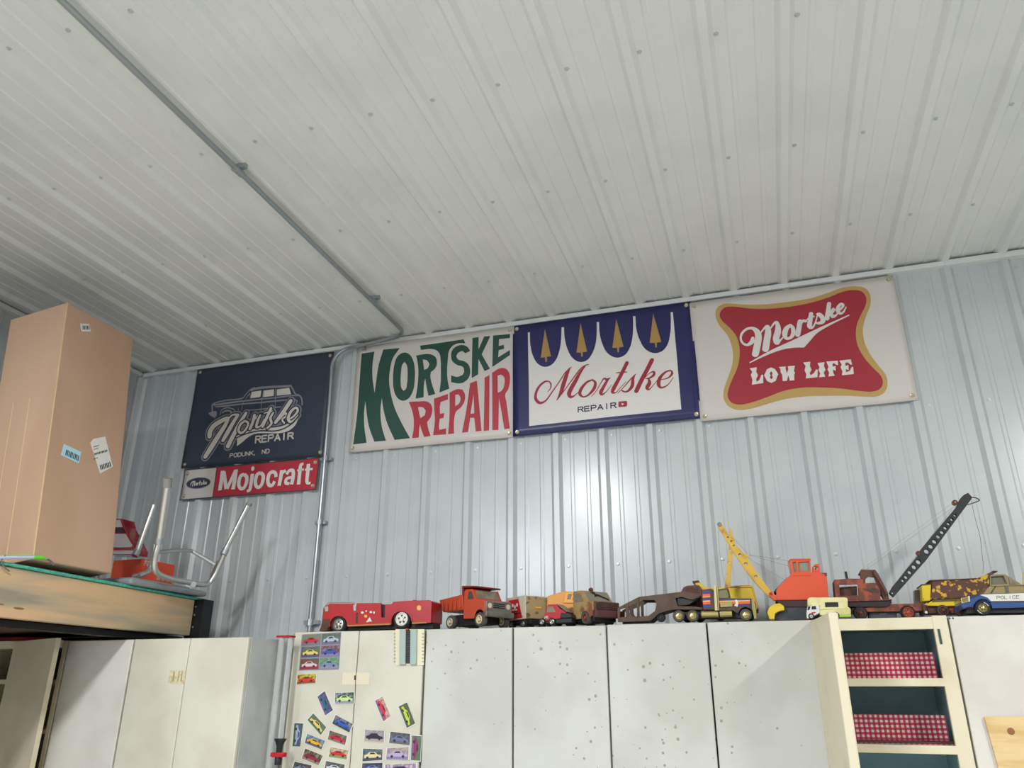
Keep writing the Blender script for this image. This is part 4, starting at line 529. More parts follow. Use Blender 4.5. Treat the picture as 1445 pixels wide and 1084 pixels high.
# orange carton and tail lamp
ORG_ = mat('orange_carton_print', 'E8532B', .55)
ob = thing('orange_carton', 'orange printed parts carton behind the upturned stool on the loft', 'carton', (-2.13, -.45, 2.083))
MB().box(-2.226, -2.048, -.560, -.352, 2.0825, 2.202).build('carton_body', ORG_, ob, bevel=.002)
def xtext(txt, y0, y1, z0, z1, X, wd, m, name, par):
    mm = MB()
    for s_ in textstrokes(txt, [(y0, z1), (y1, z1), (y1, z0), (y0, z0)], wd):
        for pl in ribbon(s_, 0, 1): n0 = len(mm.v); mm.v += [(X, p[0], p[1]) for p in pl]; mm.f.append(tuple(range(n0, len(mm.v))))
    return mm.build(name, m, par)
xtext('FRAM', -.555, -.475, 2.173, 2.193, -2.0474, .006, WP, 'lettering', ob)
for i in range(4): MB().box(-2.0478, -2.0470, -.461+.031*i, -.440+.031*i, 2.119, 2.140).build('printed_square', mat('grey_white_print', 'B9B2AE', .6), ob)
tl = thing('tail_lamp', 'red and clear plastic truck tail lamp behind orange carton beside cardboard box', 'lamp', (-2.25, -.46, 2.202))
def tpt(x, y, Y=-.484): q = atY(140+x/5.704, 660+y/5.704, Y); return (q.x, q.z)
LENS = mat('red_lens', 'A01224', .15, coat=.6); LCL = mat('clear_lens', 'D2C6C4', .15, coat=.6); LDK = mat('dark_red_lens', '3E0A16', .15)
MB().prism([tpt(60, 410), tpt(185, 410), tpt(200, 470), tpt(297, 662), tpt(290, 700), tpt(60, 700)], -.484, -.40).build('housing', LENS, tl, bevel=.004)
MB().prism([tpt(70, 422), tpt(172, 422), tpt(190, 480), tpt(70, 480)], -.4875, -.484).build('clear_lens', LCL, tl, bevel=.001)
MB().prism([tpt(70, 486), tpt(192, 486), tpt(216, 525), tpt(70, 525)], -.4885, -.484).build('dark_lens', LDK, tl, bevel=.001)
MB().prism([tpt(70, 535), tpt(216, 535), tpt(272, 628), tpt(262, 642), tpt(160, 645), tpt(70, 640)], -.4885, -.484).build('reverse_lens', LCL, tl, bevel=.001)
MB().prism([tpt(70, 668), tpt(285, 668), tpt(285, 698), tpt(70, 698)], -.4875, -.484).build('clear_lens', LCL, tl, bevel=.001)
# marker tube, wire and clamp on the beam
mk = thing('marker_pen', 'pale blue and lime green capped marker tube resting on the loft edge', 'marker', (-1.85, -1.4, 2.08))
MB().tube([P(-22, 787, -1.8465), P(47, 786.5, -1.8465)], .0062, 10).build('barrel', mat('pale_blue_plastic', 'B9C6DA', .35), mk, smooth=True)
MB().tube([P(47, 786.5, -1.8465), P(60, 787, -1.8465)], .0066, 10).build('cap', mat('lime_plastic', '62D52F', .4), mk, smooth=True)
MB().tube([P(60, 787, -1.8465), P(66, 789, -1.8465)], [.0062, .003], 10).build('tip', mat('lime_plastic', '62D52F', .4), mk, smooth=True)
MB().tube([P(-22, 783.6, -1.842), P(48, 783.2, -1.842)], .0012, 6).build('clip', mat('lime_plastic', '62D52F', .4), mk)
tag(MB().tube(catmull([P(62, 788, -1.8511), P(70, 791, -1.8511), P(76, 797, -1.8465)], 4), .0035, 6).tube(catmull([P(8, 783, -1.842), P(2, 792, -1.8465), P(6, 800, -1.8465), P(13, 806, -1.8511)], 4), .0025, 6).build('wire_scrap', mat('grey_wire', '6F7172', .5, .4)), 'tangled grey wire scraps hanging over the near end of the loft beam', 'wire')
rg = catmull([(-1.84, -1.518, 1.842), (-1.84, -1.490, 1.857), (-1.85, -1.458, 1.850), (-1.85, -1.455, 1.833)], 5)
tag(MB().tube(rg, [.011+.004*math.sin(i*2.1) for i in range(len(rg))], 8).build('white_rag', mat('white_cloth', 'CFC8C2', .8)), 'small crumpled white rag under the loft beam at the left edge', 'rag')
# ---------------------------------------------------------------- car cards and drill chart
def cc(x, y, Y): q = atY(380+x/5.067, 870+y/5.067, Y); return Vector((q.x, q.z))
def card(quad, bg, car, gnd, label, par=None, name='car_card', vertical=False, border=True):
    q = [cc(x, y, YF-.002) for x, y in quad]; c = sum(q, Vector((0, 0)))/4
    if par is None:
        r = thing(name, label, 'card', (c.x, YF-.001, c.y), 0, 'car picture cards on the cabinet doors')
        card.n = getattr(card, 'n', 0)+1; yo = YF-.0002-.0012*(card.n % 2)
    else: r = par; yo = YF-.0016
    MB().prism([tuple(p) for p in q], yo-.0012, yo).build('card_sheet', PAP if border else mat('card_'+bg, bg, .35), r)
    ins = [c+(p-c)*(.93 if border else .97) for p in q]
    TL, TR_, BR, BL = ins
    if vertical: TL, TR_, BR, BL = TR_, BR, BL, TL
    def uv(u_, v_): a = TL*(1-u_)+TR_*u_; b = BL*(1-u_)+BR*u_; p = a*(1-v_)+b*v_; return (p.x, p.y)
    pic = MB().prism([uv(0, 0), uv(1, 0), uv(1, 1), uv(0, 1)], yo-.0015, yo-.0012).build('picture', mat('pic_'+bg, bg, .35, col2=gnd, scale=70, lo=.5, hi=.6), r)
    MB().prism([uv(0, .78), uv(1, .74), uv(1, 1), uv(0, 1)], yo-.0018, yo-.0015).build('picture_ground', mat('pic_'+gnd, gnd, .35, col2=bg, scale=90, lo=.6, hi=.7), pic)
    MB().prism([uv(*p) for p in ((.08, .52), (.22, .47), (.34, .28), (.62, .26), (.74, .46), (.93, .54), (.94, .74), (.08, .76))], yo-.0022, yo-.0018).build('picture_car', mat('car_'+car, car, .3, col2='6A6F78', scale=55, lo=.62, hi=.75), pic)
    MB().prism([uv(*p) for p in ((.34, .45), (.40, .32), (.58, .31), (.66, .45))], yo-.0025, yo-.0022).build('picture_window', INK, pic)
    for k_ in (.25, .76): MB().prism([uv(k_+.065*math.cos(t*math.pi/4), .74+.12*math.sin(t*math.pi/4)) for t in range(8)], yo-.0026, yo-.0022).build('picture_wheel', INK, pic)
    return r
sh = thing('photo_sheet', 'poster sheet of six car pictures at the top left of the cream cabinet', 'poster', (cc(360, 250, YF).x, YF-.001, cc(360, 250, YF).y))
MB().prism([tuple(cc(*p, YF)) for p in ((235, 130), (515, 112), (498, 380), (212, 388))], YF-.0016, YF-.0002).build('card_sheet', mat('sheet_grey', '8C8698', .4), sh)
cells = [('6F7F5A', 'C03040', '7A7486'), ('55684F', 'AEB6C8', '6E6C7E'), ('5E6E50', 'D8C266', '5A506E'), ('6E4C44', '3D4FA0', '8078A0'), ('4C5C44', 'D8B8B8', '9A2840'), ('4E8E44', '7884A8', '8A8AA0')]
for i, (a, b, c_) in enumerate(cells):
    col, row = i % 2, i//2
    def sq(u_, v_): A = Vector((235, 130))*(1-u_)+Vector((515, 112))*u_; Bq = Vector((212, 388))*(1-u_)+Vector((498, 380))*u_; p = A*(1-v_)+Bq*v_; return (p.x, p.y)
    card([sq(.02+col*.5, .02+row*.33), sq(.48+col*.5, .02+row*.33), sq(.48+col*.5, .31+row*.33), sq(.02+col*.5, .31+row*.33)], a, b, c_, None, par=sh, border=False)
cards = [([(197, 415), (342, 407), (335, 478), (193, 487)], 'B0B43C', 'D03820', '8A4A30', 'card of a bright red orange car just below the six picture sheet', 0),
 ([(395, 528), (458, 675), (400, 715), (340, 570)], '4A4A62', '2F6474', '6A5A90', 'steeply tilted card of a dark teal car under the sheet', 0),
 ([(468, 545), (612, 540), (610, 625), (465, 628)], '40503C', 'BCD88A', '8C92A0', 'level card of a pale green car beside the door seam', 0),
 ([(808, 565), (872, 720), (815, 757), (752, 600)], 'C09A84', 'D01E3C', '7A5A78', 'steeply tilted card of a red car on the right door', 0),
 ([(985, 608), (1048, 770), (985, 805), (922, 640)], '4E5A3C', 'B8C830', '4C5450', 'steeply tilted card of a lime yellow car near the right seam', 0),
 ([(312, 688), (412, 795), (370, 855), (268, 738)], '5A6A5A', 'D8C070', '4C6E44', 'tilted card of a cream yellow car, above the bright yellow one', 0),
 ([(472, 700), (605, 770), (575, 835), (445, 765)], '7C7488', '2458B8', '3C3C44', 'tilted card of a bright blue car left of the door seam', 0),
 ([(178, 757), (245, 760), (222, 937), (163, 935)], '4A5470', '9AA2C4', '44603C', 'upright card of a grey blue car at the left edge', 1),
 ([(268, 835), (405, 890), (378, 955), (250, 905)], '6E8A90', 'D8A818', '5A5470', 'tilted card of a bright yellow car above the dark red one', 0),
 ([(428, 812), (560, 855), (545, 925), (412, 880)], '4E5A44', 'C01C30', '8A6A60', 'tilted card of a red car directly below the bright blue one', 0),
 ([(255, 940), (390, 995), (355, 1070), (228, 1015)], '4A4038', '8E1E40', '8A7C60', 'tilted card of a dark red car below the yellow one', 0),
 ([(432, 930), (572, 955), (558, 1025), (418, 1005)], 'C8A494', 'C42A2E', '74904C', 'card of a red truck on a pale pink background', 0),
 ([(178, 1035), (310, 1065), (290, 1135), (158, 1105)], '3A3C40', '7A88B8', '55584C', 'card of a slate blue car cut by the bottom left edge', 0),
 ([(400, 1030), (545, 1060), (535, 1130), (388, 1105)], '4A4C50', 'C4C8CC', '6A6860', 'card of a silver white car cut by the bottom edge', 0),
 ([(680, 808), (828, 815), (825, 903), (675, 893)], '8C8494', '26243A', 'A89A90', 'level card of a black car under the tilted red card', 0),
 ([(862, 820), (1012, 838), (1008, 925), (850, 908)], '4A4854', '6A7090', '62606A', 'level card of a dark slate car on the right door', 0),
 ([(1018, 845), (1092, 850), (1082, 1040), (1010, 1035)], '4E7040', '8C2C60', '6C6478', 'tall upright card of a magenta car against the right seam', 1),
 ([(665, 942), (815, 948), (812, 1030), (660, 1040)], '5C6A6A', 'D8CC9A', '44485A', 'level card of a cream car left of the lilac one', 0),
 ([(838, 940), (1003, 930), (1000, 1030), (830, 1025)], 'A89684', 'B0A0C0', '8478A0', 'card of a pale lilac car between cream and magenta cards', 0),
 ([(660, 1048), (815, 1045), (812, 1120), (655, 1122)], '30344A', '6E86C4', '4A4A5A', 'card of a sky blue car cut by the bottom edge', 0),
 ([(822, 1058), (1060, 1048), (1050, 1122), (818, 1120)], '8A7898', '54305A', 'C8B8A8', 'wide card of a purple car cut by the bottom edge', 0)]
for q, a, b, c_, lb, vt in cards: card(q, a, b, c_, lb, vertical=bool(vt))
ch = thing('ribbed_holder', 'pale plastic bit holder with two grey green bars and black ribbed middle', 'holder', (cc(995, 220, YF).x, YF-.004, cc(995, 220, YF).y))
def ccb(x0, x1, y0, y1, ya, yb, slant=-3): # slightly tapered plate
    return MB().prism([tuple(cc(x0, y0, YF)), tuple(cc(x1, y0, YF)), tuple(cc(x1+slant, y1, YF)), tuple(cc(x0+slant, y1, YF))], ya, yb)
ccb(905, 1110, 92, 350, YF-.003, YF-.0002).build('back_plate', mat('ivory_plate', 'DCD4BA', .5), ch)
GG = mat('grey_green_plastic', '9DAFA6', .45)
ccb(940, 985, 95, 345, YF-.013, YF-.003).build('bar', GG, ch, bevel=.002); ccb(1018, 1062, 95, 345, YF-.013, YF-.003).build('bar', GG, ch, bevel=.002)
ccb(986, 1017, 97, 335, YF-.008, YF-.003).build('ribbed_strip', BLK, ch)
for i in range(15): ccb(988, 1016, 105+i*15.5, 111+i*15.5, YF-.011, YF-.008, 0).build('rib', mat('dark_grey_plastic', '3A3A40', .5), ch)
for i in range(9):
    ccb(893, 906, 120+i*25, 128+i*25, YF-.004, YF-.001, 0).build('tab', mat('tan_tab', 'A89C78', .5), ch); ccb(1094, 1108, 120+i*25, 128+i*25, YF-.0045, YF-.001, 0).build('tab', mat('tan_tab', 'A89C78', .5), ch)
ccb(985, 1003, 88, 100, YF-.014, YF-.003).build('red_clip', REDP, ch)

# ---------------------------------------------------------------- toys on the cabinets
ZB = ZT+.003
RED = mat('toy_red_enamel', 'A81C24', .35, col2='9A2024', scale=9, lo=.55, hi=.72, col3='6E3028'); REDD = mat('dark_red_enamel', '7E1C1E', .45)
ORA = mat('faded_orange_enamel', 'B8472A', .5, col2='A4482F', scale=14, lo=.5, hi=.7, col3='7A4A36'); ORB = mat('orange_crane_enamel', 'D2502E', .38, col2='C24A2C', scale=10, lo=.55, hi=.75, col3='A04030')
YEL = mat('toy_yellow_enamel', 'DDBE22', .4, col2='C9A820', scale=12, lo=.55, hi=.7, col3='8A6A24'); YBO = mat('worn_yellow_boom', 'CBA436', .45, col2='B28A32', scale=25, lo=.5, hi=.65, col3='7A5228')
AMB = mat('amber_enamel', 'D98F1E', .4); MAR = mat('maroon_enamel', '5E2A2C', .5, col2='50282A', scale=15)
RUST = mat('rusty_metal', '5E3A2C', .75, col2='4A2E26', scale=22, col3='7A4C34', bump=.3, bscale=70)
RORA = mat('rust_over_orange', '66392C', .7, col2='99472D', scale=28, lo=.50, hi=.60, bump=.2, bscale=60)
RYEL = mat('rust_over_yellow', '5A3A30', .7, col2='D0A42C', scale=62, lo=.545, hi=.57, bump=.2, bscale=60)
RTAN = mat('rust_over_tan', 'A08254', .65, col2='7A4E34', scale=14, lo=.48, hi=.58, bump=.2, bscale=60)
BRN = mat('dull_brown_metal', '503A29', .6, col2='412E20', scale=18); BOX = mat('dirty_white_enamel', 'C2BBA6', .5, col2='A8926A', scale=18, lo=.55, hi=.62)
SPT = mat('rust_speckled_tan', 'A9946C', .6, col2='6E5436', scale=45, lo=.52, hi=.6)
TYR = mat('black_rubber_tyre', '1C1C1F', .75, bump=.2, bscale=120); TYRG = mat('dusty_rubber_tyre', '4A4744', .85, bump=.2, bscale=120)
CHR = mat('chrome_plate', 'C4C2B8', .22, .85); GLD = mat('gold_chrome', 'B9AC72', .25, .8); GUN = mat('black_boom_metal', '2A2A2C', .5, .3, bump=.2, bscale=90)
DUS = mat('dusty_window_plastic', '76705E', .45, col2='8A8270', scale=25); BLKM = mat('black_toy_plastic', '17171A', .55); HUBC = mat('cream_hub', 'CFC39C', .45)
CRM = mat('cream_camper_plastic', 'D9D29A', .45, col2='C9BE84', scale=18); LIM = mat('lime_plastic_stripe', '9CC03A', .45); WEN = mat('white_toy_enamel', 'D2CFC6', .4)
BLU = mat('blue_toy_enamel', '2C4A80', .35); STB = mat('blue_stripe', '28347C', .4); STO = mat('orange_stripe', 'D85A2C', .4); STR = mat('red_stripe', 'C03A2A', .4); STY = mat('yellow_stripe', 'E2A84A', .4)
WIRE = mat('thin_grey_cord', '6E6A62', .6); GREYG = mat('grey_bumper_metal', '7C7C76', .4, .4, col2='6A625A', scale=25); DGY = mat('dark_grey_track', '3A3E44', .55)
K = {'f': (440, 830, 7.225), 'd': (620, 820, 12.04), 'm': (700, 820, 7.225), 's': (860, 810, 6.283), 'y': (1000, 720, 6.375), 'k': (1130, 680, 4.587), 'r': (1170, 780, 9.03), 'p': (1290, 790, 9.32)}
def Q(c, x, y, Y): a, b, s = K[c]; q = atY(a+x/s, b+y/s, Y); return (q.x, q.z)
def QL(c, pts, Y): return [Q(c, x, y, Y) for x, y in pts]
def scl(c, Y): return abs(Q(c, 500, 400, Y)[0]-Q(c, 400, 400, Y)[0])/100
def ring(c, x, y, r, n=14):
    def f(Y): s = scl(c, Y); q = Q(c, x, y, Y); return [(q[0]+r*s*math.cos(k*2*math.pi/n), q[1]+r*s*math.sin(k*2*math.pi/n)) for k in range(n)]
    return f
def wheel(par, x, z, r, y, w_, hub, tyre=None, hr=.6, spokes=5, lug=None):
    o = MB().lathe((x, y, z), [(r*hr, .004), (r*hr, 0), (r*.86, -.001), (r*.97, .003), (r, .008), (r, w_-.008), (r*.95, w_-.002), (r*hr, w_)], 28).build('wheel', tyre or TYR, par, smooth=True, bevel=0)
    h = MB().lathe((x, y, z), [(r*hr*1.0, .005), (r*hr, -.001), (r*hr*.9, -.002), (r*hr*.78, .004), (r*.24, .003), (r*.2, -.003), (r*.1, -.004)], 24).build('hub', hub, o, smooth=True)
    if spokes:
        m = MB()
        for k_ in range(spokes):
            a = 2*math.pi*k_/spokes+.4; cx_, cz_ = x+r*hr*.52*math.cos(a), z+r*hr*.52*math.sin(a)
            m.v += [(cx_+r*hr*.16*math.cos(t*math.pi/3), y+.0018, cz_+r*hr*.16*math.sin(t*math.pi/3)) for t in range(6)]; m.f.append(tuple(range(len(m.v)-6, len(m.v))))
        m.build('hub_holes', lug or SEAM, o)
    return o
def qwheel(par, c, x, y, r, Y, w_, hub, **kw):
    q = Q(c, x, y, Y); rr = r*scl(c, Y); return wheel(par, q[0], max(q[1], ZB+rr-.001) if abs(q[1]-ZB-rr) < .012 else q[1], rr, Y, w_, hub, **kw)
def base(c, x, Y): return (Q(c, x, 400, Y)[0], Y, ZB)
def wtext(txt, quad, Y, wd, m, name, par): # letters on a -Y facing side; quad of (x,z)
    mm = MB()
    for s_ in textstrokes(txt, quad, wd):
        for pl in ribbon(s_, 0, 1): n0 = len(mm.v); mm.v += [(p[0], Y, p[1]) for p in pl]; mm.f.append(tuple(range(n0, len(mm.v))))
    return mm.build(name, m, par)
# --- fire engine
Y = -.445; F = thing('toy_fire_engine', 'long open red pressed steel toy fire engine with white hubs', 'toy truck', base('f', 700, -.38))
def archp(c, x, y, r, a0, a1, n=8): return [(x+r*math.cos(math.radians(a0+(a1-a0)*k/n)), y-r*math.sin(math.radians(a0+(a1-a0)*k/n))) for k in range(n+1)]
body = [(115, 300), (118, 225), (145, 180), (180, 160), (430, 158), (470, 154), (702, 152), (708, 300), (745, 300), (748, 165), (812, 165), (830, 140), (960, 130), (1200, 122), (1222, 134), (1212, 352), (1020, 366)] + archp('f', 915, 340, 108, -15, 195) + [(800, 376), (365, 392)] + archp('f', 272, 372, 88, -12, 192) + [(170, 400), (100, 405)]
MB().prism(QL('f', body, Y), Y, Y+.012).build('side_body', RED, F, bevel=.002)
MB().prism(QL('f', [(118, 225), (145, 180), (180, 162), (430, 160), (700, 156), (702, 300), (115, 300)], Y), Y+.012, Y+.125).build('cab_body', RED, F, bevel=.004)
MB().prism(QL('f', [(748, 168), (812, 168), (835, 143), (1200, 125), (1220, 136), (1212, 350), (748, 300)], Y), Y+.012, Y+.125).build('rear_body', RED, F, bevel=.004)
MB().prism(QL('f', [(110, 300), (1205, 300), (1205, 400), (110, 432)], Y), Y+.03, Y+.11).build('chassis', BLKM, F)
MB().prism(QL('f', [(704, 170), (746, 170), (746, 300), (704, 300)], Y), Y+.014, Y+.12).build('seat_gap', BLKM, F)
MB().prism(QL('f', [(365, 378), (800, 360), (800, 374), (365, 392)], Y), Y-.001, Y).build('gold_sill', mat('tan_sill', 'A8783C', .5), F); MB().prism(QL('f', [(1022, 352), (1170, 346), (1170, 358), (1022, 366)], Y), Y-.001, Y).build('gold_sill', mat('tan_sill', 'A8783C', .5), F)
MB().prism(QL('f', [(110, 318), (185, 318), (175, 400), (150, 440), (72, 440), (92, 400)], Y), Y-.004, Y+.13).build('front_bumper', RUST, F, bevel=.004)
MB().tube([(*Q('f', 95, 400, Y)[:1], Y+.004, Q('f', 95, 400, Y)[1]), (Q('f', 118, 200, Y)[0], Y+.004, Q('f', 118, 200, Y)[1]), (Q('f', 160, 150, Y)[0], Y+.004, Q('f', 160, 150, Y)[1]), (Q('f', 430, 146, Y)[0], Y+.004, Q('f', 430, 146, Y)[1])], .0018, 6).build('chrome_rail', CHR, F)
MB().prism(QL('f', [(135, 190), (170, 180), (172, 235), (140, 245)], Y), Y-.004, Y).build('side_lamp', CHR, F, bevel=.002); MB().prism(QL('f', [(425, 170), (458, 165), (455, 235), (428, 235)], Y), Y-.004, Y).build('chrome_fitting', CHR, F, bevel=.002)
MB().prism(QL('f', [(440, 158), (460, 158), (460, 172), (440, 172)], Y), Y-.003, Y+.01).build('post', CHR, F); MB().prism(QL('f', [(452, 250), (470, 250), (468, 360), (450, 360)], Y), Y-.0012, Y).build('door_seam', RUST, F)
for i, (x, y, a, b) in enumerate(((515, 250, 16, 14), (555, 235, 10, 9), (602, 245, 15, 13), (635, 250, 9, 15), (550, 287, 18, 16))): MB().prism([Q('f', x+a*math.cos(t*1.257+i), y+b*math.sin(t*1.257+i), Y) for t in range(5)], Y-.0006, Y).build('worn_decal', [WEN, STY][i == 4], F)
MB().prism(QL('f', [(552, 350), (590, 295), (614, 345), (600, 340)], Y), Y-.0006, Y).build('worn_decal', WEN, F)
MB().prism([Q('f', 1093+27*math.cos(t*.524)*(1 if t % 2 else .7), 202+32*math.sin(t*.524)*(1 if t % 2 else .7), Y) for t in range(12)], Y-.0006, Y).build('gold_emblem', STY, F)
MB().prism(QL('f', [(990, 112), (1018, 112), (1030, 130), (985, 130)], Y), Y+.04, Y+.07).build('roof_knob', BLKM, F)
MB().prism([Q('f', *p, Y) for p in archp('f', 915, 340, 118, 0, 180)]+[Q('f', *p, Y) for p in archp('f', 915, 340, 104, 180, 0)], Y-.003, Y+.002).build('wheel_arch', RED, F)
for yy in (Y+.004, Y+.098):
    qwheel(F, 'f', 270, 372, 80, yy, .026, CHR, hr=.64); qwheel(F, 'f', 915, 336, 88, yy, .026, mat('white_hub', 'D9D6CE', .35), hr=.68)
# --- generic truck in local axes: +x forward, z up, driver's side towards -y
def Lp(m, loops, y0, y1): return MB().prism(loops, y0, y1)
def local(name, label, px, Y, ang, cat='toy truck', s=1.0):
    q = atY(px, 884, Y); o = thing(name, label, cat, (q.x, Y, ZB), math.radians(ang)); o.scale = (s, s, s); return o
def LB(m, name, mt, par, bevel=.002, smooth=False): return m.build(name, mt, par, world=False, bevel=bevel, smooth=smooth)
def lwheel(par, x, z, r, y, w_, hub, flip=False, **kw):
    g0 = ORG.get(par.name); ORG[par.name] = Vector((0, 0, 0)); o = wheel(par, x, z, r, y, w_, hub, **kw); ORG[par.name] = g0
    return o
# --- orange dump truck
T = local('toy_dump_truck', 'faded orange pressed steel toy dump truck with grey grille', 677, -.36, -29, s=1.1)
W_ = .066
LB(MB().prism([(-.125, .052), (.062, .052), (.062, .012), (-.115, .012)], -.045, .045), 'chassis', BLKM, T)
cabp = [(-.018, .034), (-.018, .132), (-.008, .140), (.030, .138), (.052, .100), (.100, .094), (.104, .040), (.096, .036)] + [(.072+.028*math.cos(math.radians(a)), .034+.028*math.sin(math.radians(a))) for a in range(0, 181, 22)] + [(.040, .030)]
LB(MB().prism(cabp, -W_, -W_+.006).prism(cabp, W_-.006, W_), 'side_panels', ORA, T)
LB(MB().prism([(-.018, .050), (-.018, .132), (-.008, .140), (.030, .138), (.052, .100), (.100, .094), (.103, .062), (.040, .060)], -W_+.006, W_-.006), 'cab', ORA, T, .004)
LB(MB().hexa([(.050, -.056, .104), (.050, .056, .104), (.0495, .056, .1045), (.0495, -.056, .1045), (.033, -.052, .134), (.033, .052, .134), (.030, .052, .134), (.030, -.052, .134)]), 'windscreen', DUS, T, 0)
LB(MB().prism([(.005, .102), (.040, .102), (.026, .130), (.010, .130)], -W_-.0008, -W_), 'side_window', SEAM, T, 0)
LB(MB().box(.101, .108, -.064, .064, .050, .091), 'grille', GREYG, T, .003); LB(MB().box(.100, .116, -.070, .070, .034, .054), 'front_bumper', GREYG, T, .004)
for z in (.080, .073, .066): LB(MB().box(.1075, .109, -.028, .028, z, z+.004), 'grille_slot', BLKM, T, 0)
for y in (-.046, .046):
    m = MB(); m.v = [(.1095, y+.009*math.cos(t*.524), .074+.009*math.sin(t*.524)) for t in range(12)]+[(.106, y+.011*math.cos(t*.524), .074+.011*math.sin(t*.524)) for t in range(12)]; m.f = [tuple(range(12))]+[(t, t+12, (t+1) % 12+12, (t+1) % 12) for t in range(12)]; m.build('headlamp', HUBC, T, world=False)
bed = MB().hexa([(-.150, -.060, .066), (-.022, -.064, .066), (-.022, .064, .066), (-.150, .060, .066), (-.165, -.070, .112), (-.022, -.072, .122), (-.022, .072, .122), (-.165, .070, .112)])
LB(bed, 'dump_bed', ORA, T, .003)
LB(MB().hexa([(-.026, -.070, .118), (-.018, -.070, .118), (-.018, .070, .118), (-.026, .070, .118), (-.026, -.072, .152), (-.018, -.072, .152), (-.018, .072, .152), (-.026, .072, .152)]).hexa([(-.026, -.072, .147), (.044, -.066, .143), (.044, .066, .143), (-.026, .072, .147), (-.026, -.072, .154), (.044, -.066, .149), (.044, .066, .149), (-.026, .072, .154)]), 'bed_canopy', REDD, T, .002)
for k_ in range(5): LB(MB().box(-.140+.026*k_, -.136+.026*k_, -.0735, -.066, .070, .112), 'bed_rib', ORA, T, .001)
for y in (-.066, .044):
    lwheel(T, .072, .026, .026, y, .022, HUBC, tyre=TYRG, hr=.62); lwheel(T, -.098, .026, .026, y, .022, HUBC, tyre=TYRG, hr=.62)
# --- white box truck with red panel
T = local('toy_box_truck', 'dirty white toy box truck with slanted red side panel behind small red van', 751, -.27, -38, s=1.08)
LB(MB().box(-.10, .03, -.052, .052, .035, .123), 'cargo_box', BOX, T, .003); LB(MB().box(.0301, .032, -.050, .050, .038, .118), 'rusted_front_panel', SPT, T, 0)
LB(MB().prism([(-.085, .040), (.008, .040), (-.018, .112), (-.085, .112)], -.0535, -.052), 'red_side_panel', REDP, T, 0)
LB(MB().prism([(-.084, .056), (.004, .056), (.002, .060), (-.084, .060)], -.0542, -.0535), 'black_stripe', BLKM, T, 0)
m = MB()
for i, (a, b) in enumerate(((-.075, .088), (-.060, .092), (-.045, .086), (-.030, .092))): m.box(a, a+.010, -.0545, -.0535, b-.008, b+.004)
LB(m, 'panel_lettering', WEN, T, 0); LB(MB().box(-.06, -.025, -.0545, -.0535, .070, .075), 'panel_lettering', WEN, T, 0)
LB(MB().prism([(-.095, .018), (.055, .018), (.055, .035), (-.095, .035)], -.045, .045), 'chassis', BLKM, T); LB(MB().box(.0325, .034, -.01, .02, .075, .083), 'yellow_sticker', STY, T, 0)
for y in (-.05, .035): lwheel(T, .010, .018, .018, y, .014, CHR, hr=.5); lwheel(T, -.07, .018, .018, y, .014, CHR, hr=.5)
# --- red van
T = local('toy_van', 'small red toy van with black base and white arched letter m', 778, -.445, -10)
vp = [(-.026, .018), (-.030, .040), (-.020, .072), (-.012, .080), (.020, .080), (.038, .062), (.062, .048), (.066, .030), (.030, .024)]
LB(MB().prism(vp, 0, .075), 'cab', RED, T, .003)
LB(MB().prism([(-.020, .050), (-.014, .071), (.008, .071), (.020, .050)], -.001, .0), 'side_window', DUS, T, 0)
LB(MB().hexa([(.0225, .004, .0805), (.0655, .004, .0485), (.0655, .071, .0485), (.0225, .071, .0805), (.0225, .004, .0820), (.067, .004, .0500), (.067, .071, .0500), (.0225, .071, .0820)]), 'windscreen', DUS, T, 0)
LB(MB().box(-.05, .085, .006, .072, .008, .026), 'black_base', BLKM, T, .003); LB(MB().prism([(.036, .026), (.088, .026), (.084, .040), (.050, .048), (.040, .046)], -.0005, .076), 'black_nose', BLKM, T, .003)
mm = MB()
for s_ in textstrokes('m', [(-.028, .036), (-.014, .036), (-.014, .026), (-.028, .026)], .0022):
    for pl in ribbon(s_, 0, 1): n0 = len(mm.v); mm.v += [(p[0], -.0012, p[1]) for p in pl]; mm.f.append(tuple(range(n0, len(mm.v))))
mm.build('lettering', WEN, T, world=False)
for y in (-.002, .06): lwheel(T, .003, .015, .0155, y, .014, CHR, hr=.62); lwheel(T, -.04, .015, .0145, y, .014, CHR, hr=.62)
# --- amber cab
Y = -.27; T = thing('toy_pickup', 'bright amber toy truck body half hidden behind red van and rusty truck', 'toy truck', base('m', 660, Y+.05))
MB().prism(QL('m', [(520, 155), (690, 104), (830, 108), (845, 250), (845, 420), (520, 420)], Y), Y, Y+.1).build('body', AMB, T, bevel=.004)
MB().prism([QL('m', [(715, 122), (805, 118), (780, 195), (830, 195), (826, 225), (690, 225)], Y), QL('m', [(738, 138), (775, 136), (762, 188), (728, 190)], Y)], Y-.005, Y).build('window_frame', mat('bright_amber', 'E89A20', .35), T, bevel=.001)
MB().prism(QL('m', [(738, 138), (775, 136), (762, 188), (728, 190)], Y), Y-.002, Y).build('side_window', DUS, T)
MB().prism(QL('m', [(820, 112), (870, 130), (862, 240), (835, 235), (812, 180)], Y), Y-.004, Y+.05).build('windscreen', DUS, T)
qwheel(T, 'm', 600, 420, 36, Y-.002, .02, CHR); qwheel(T, 'm', 780, 420, 36, Y-.002, .02, CHR)
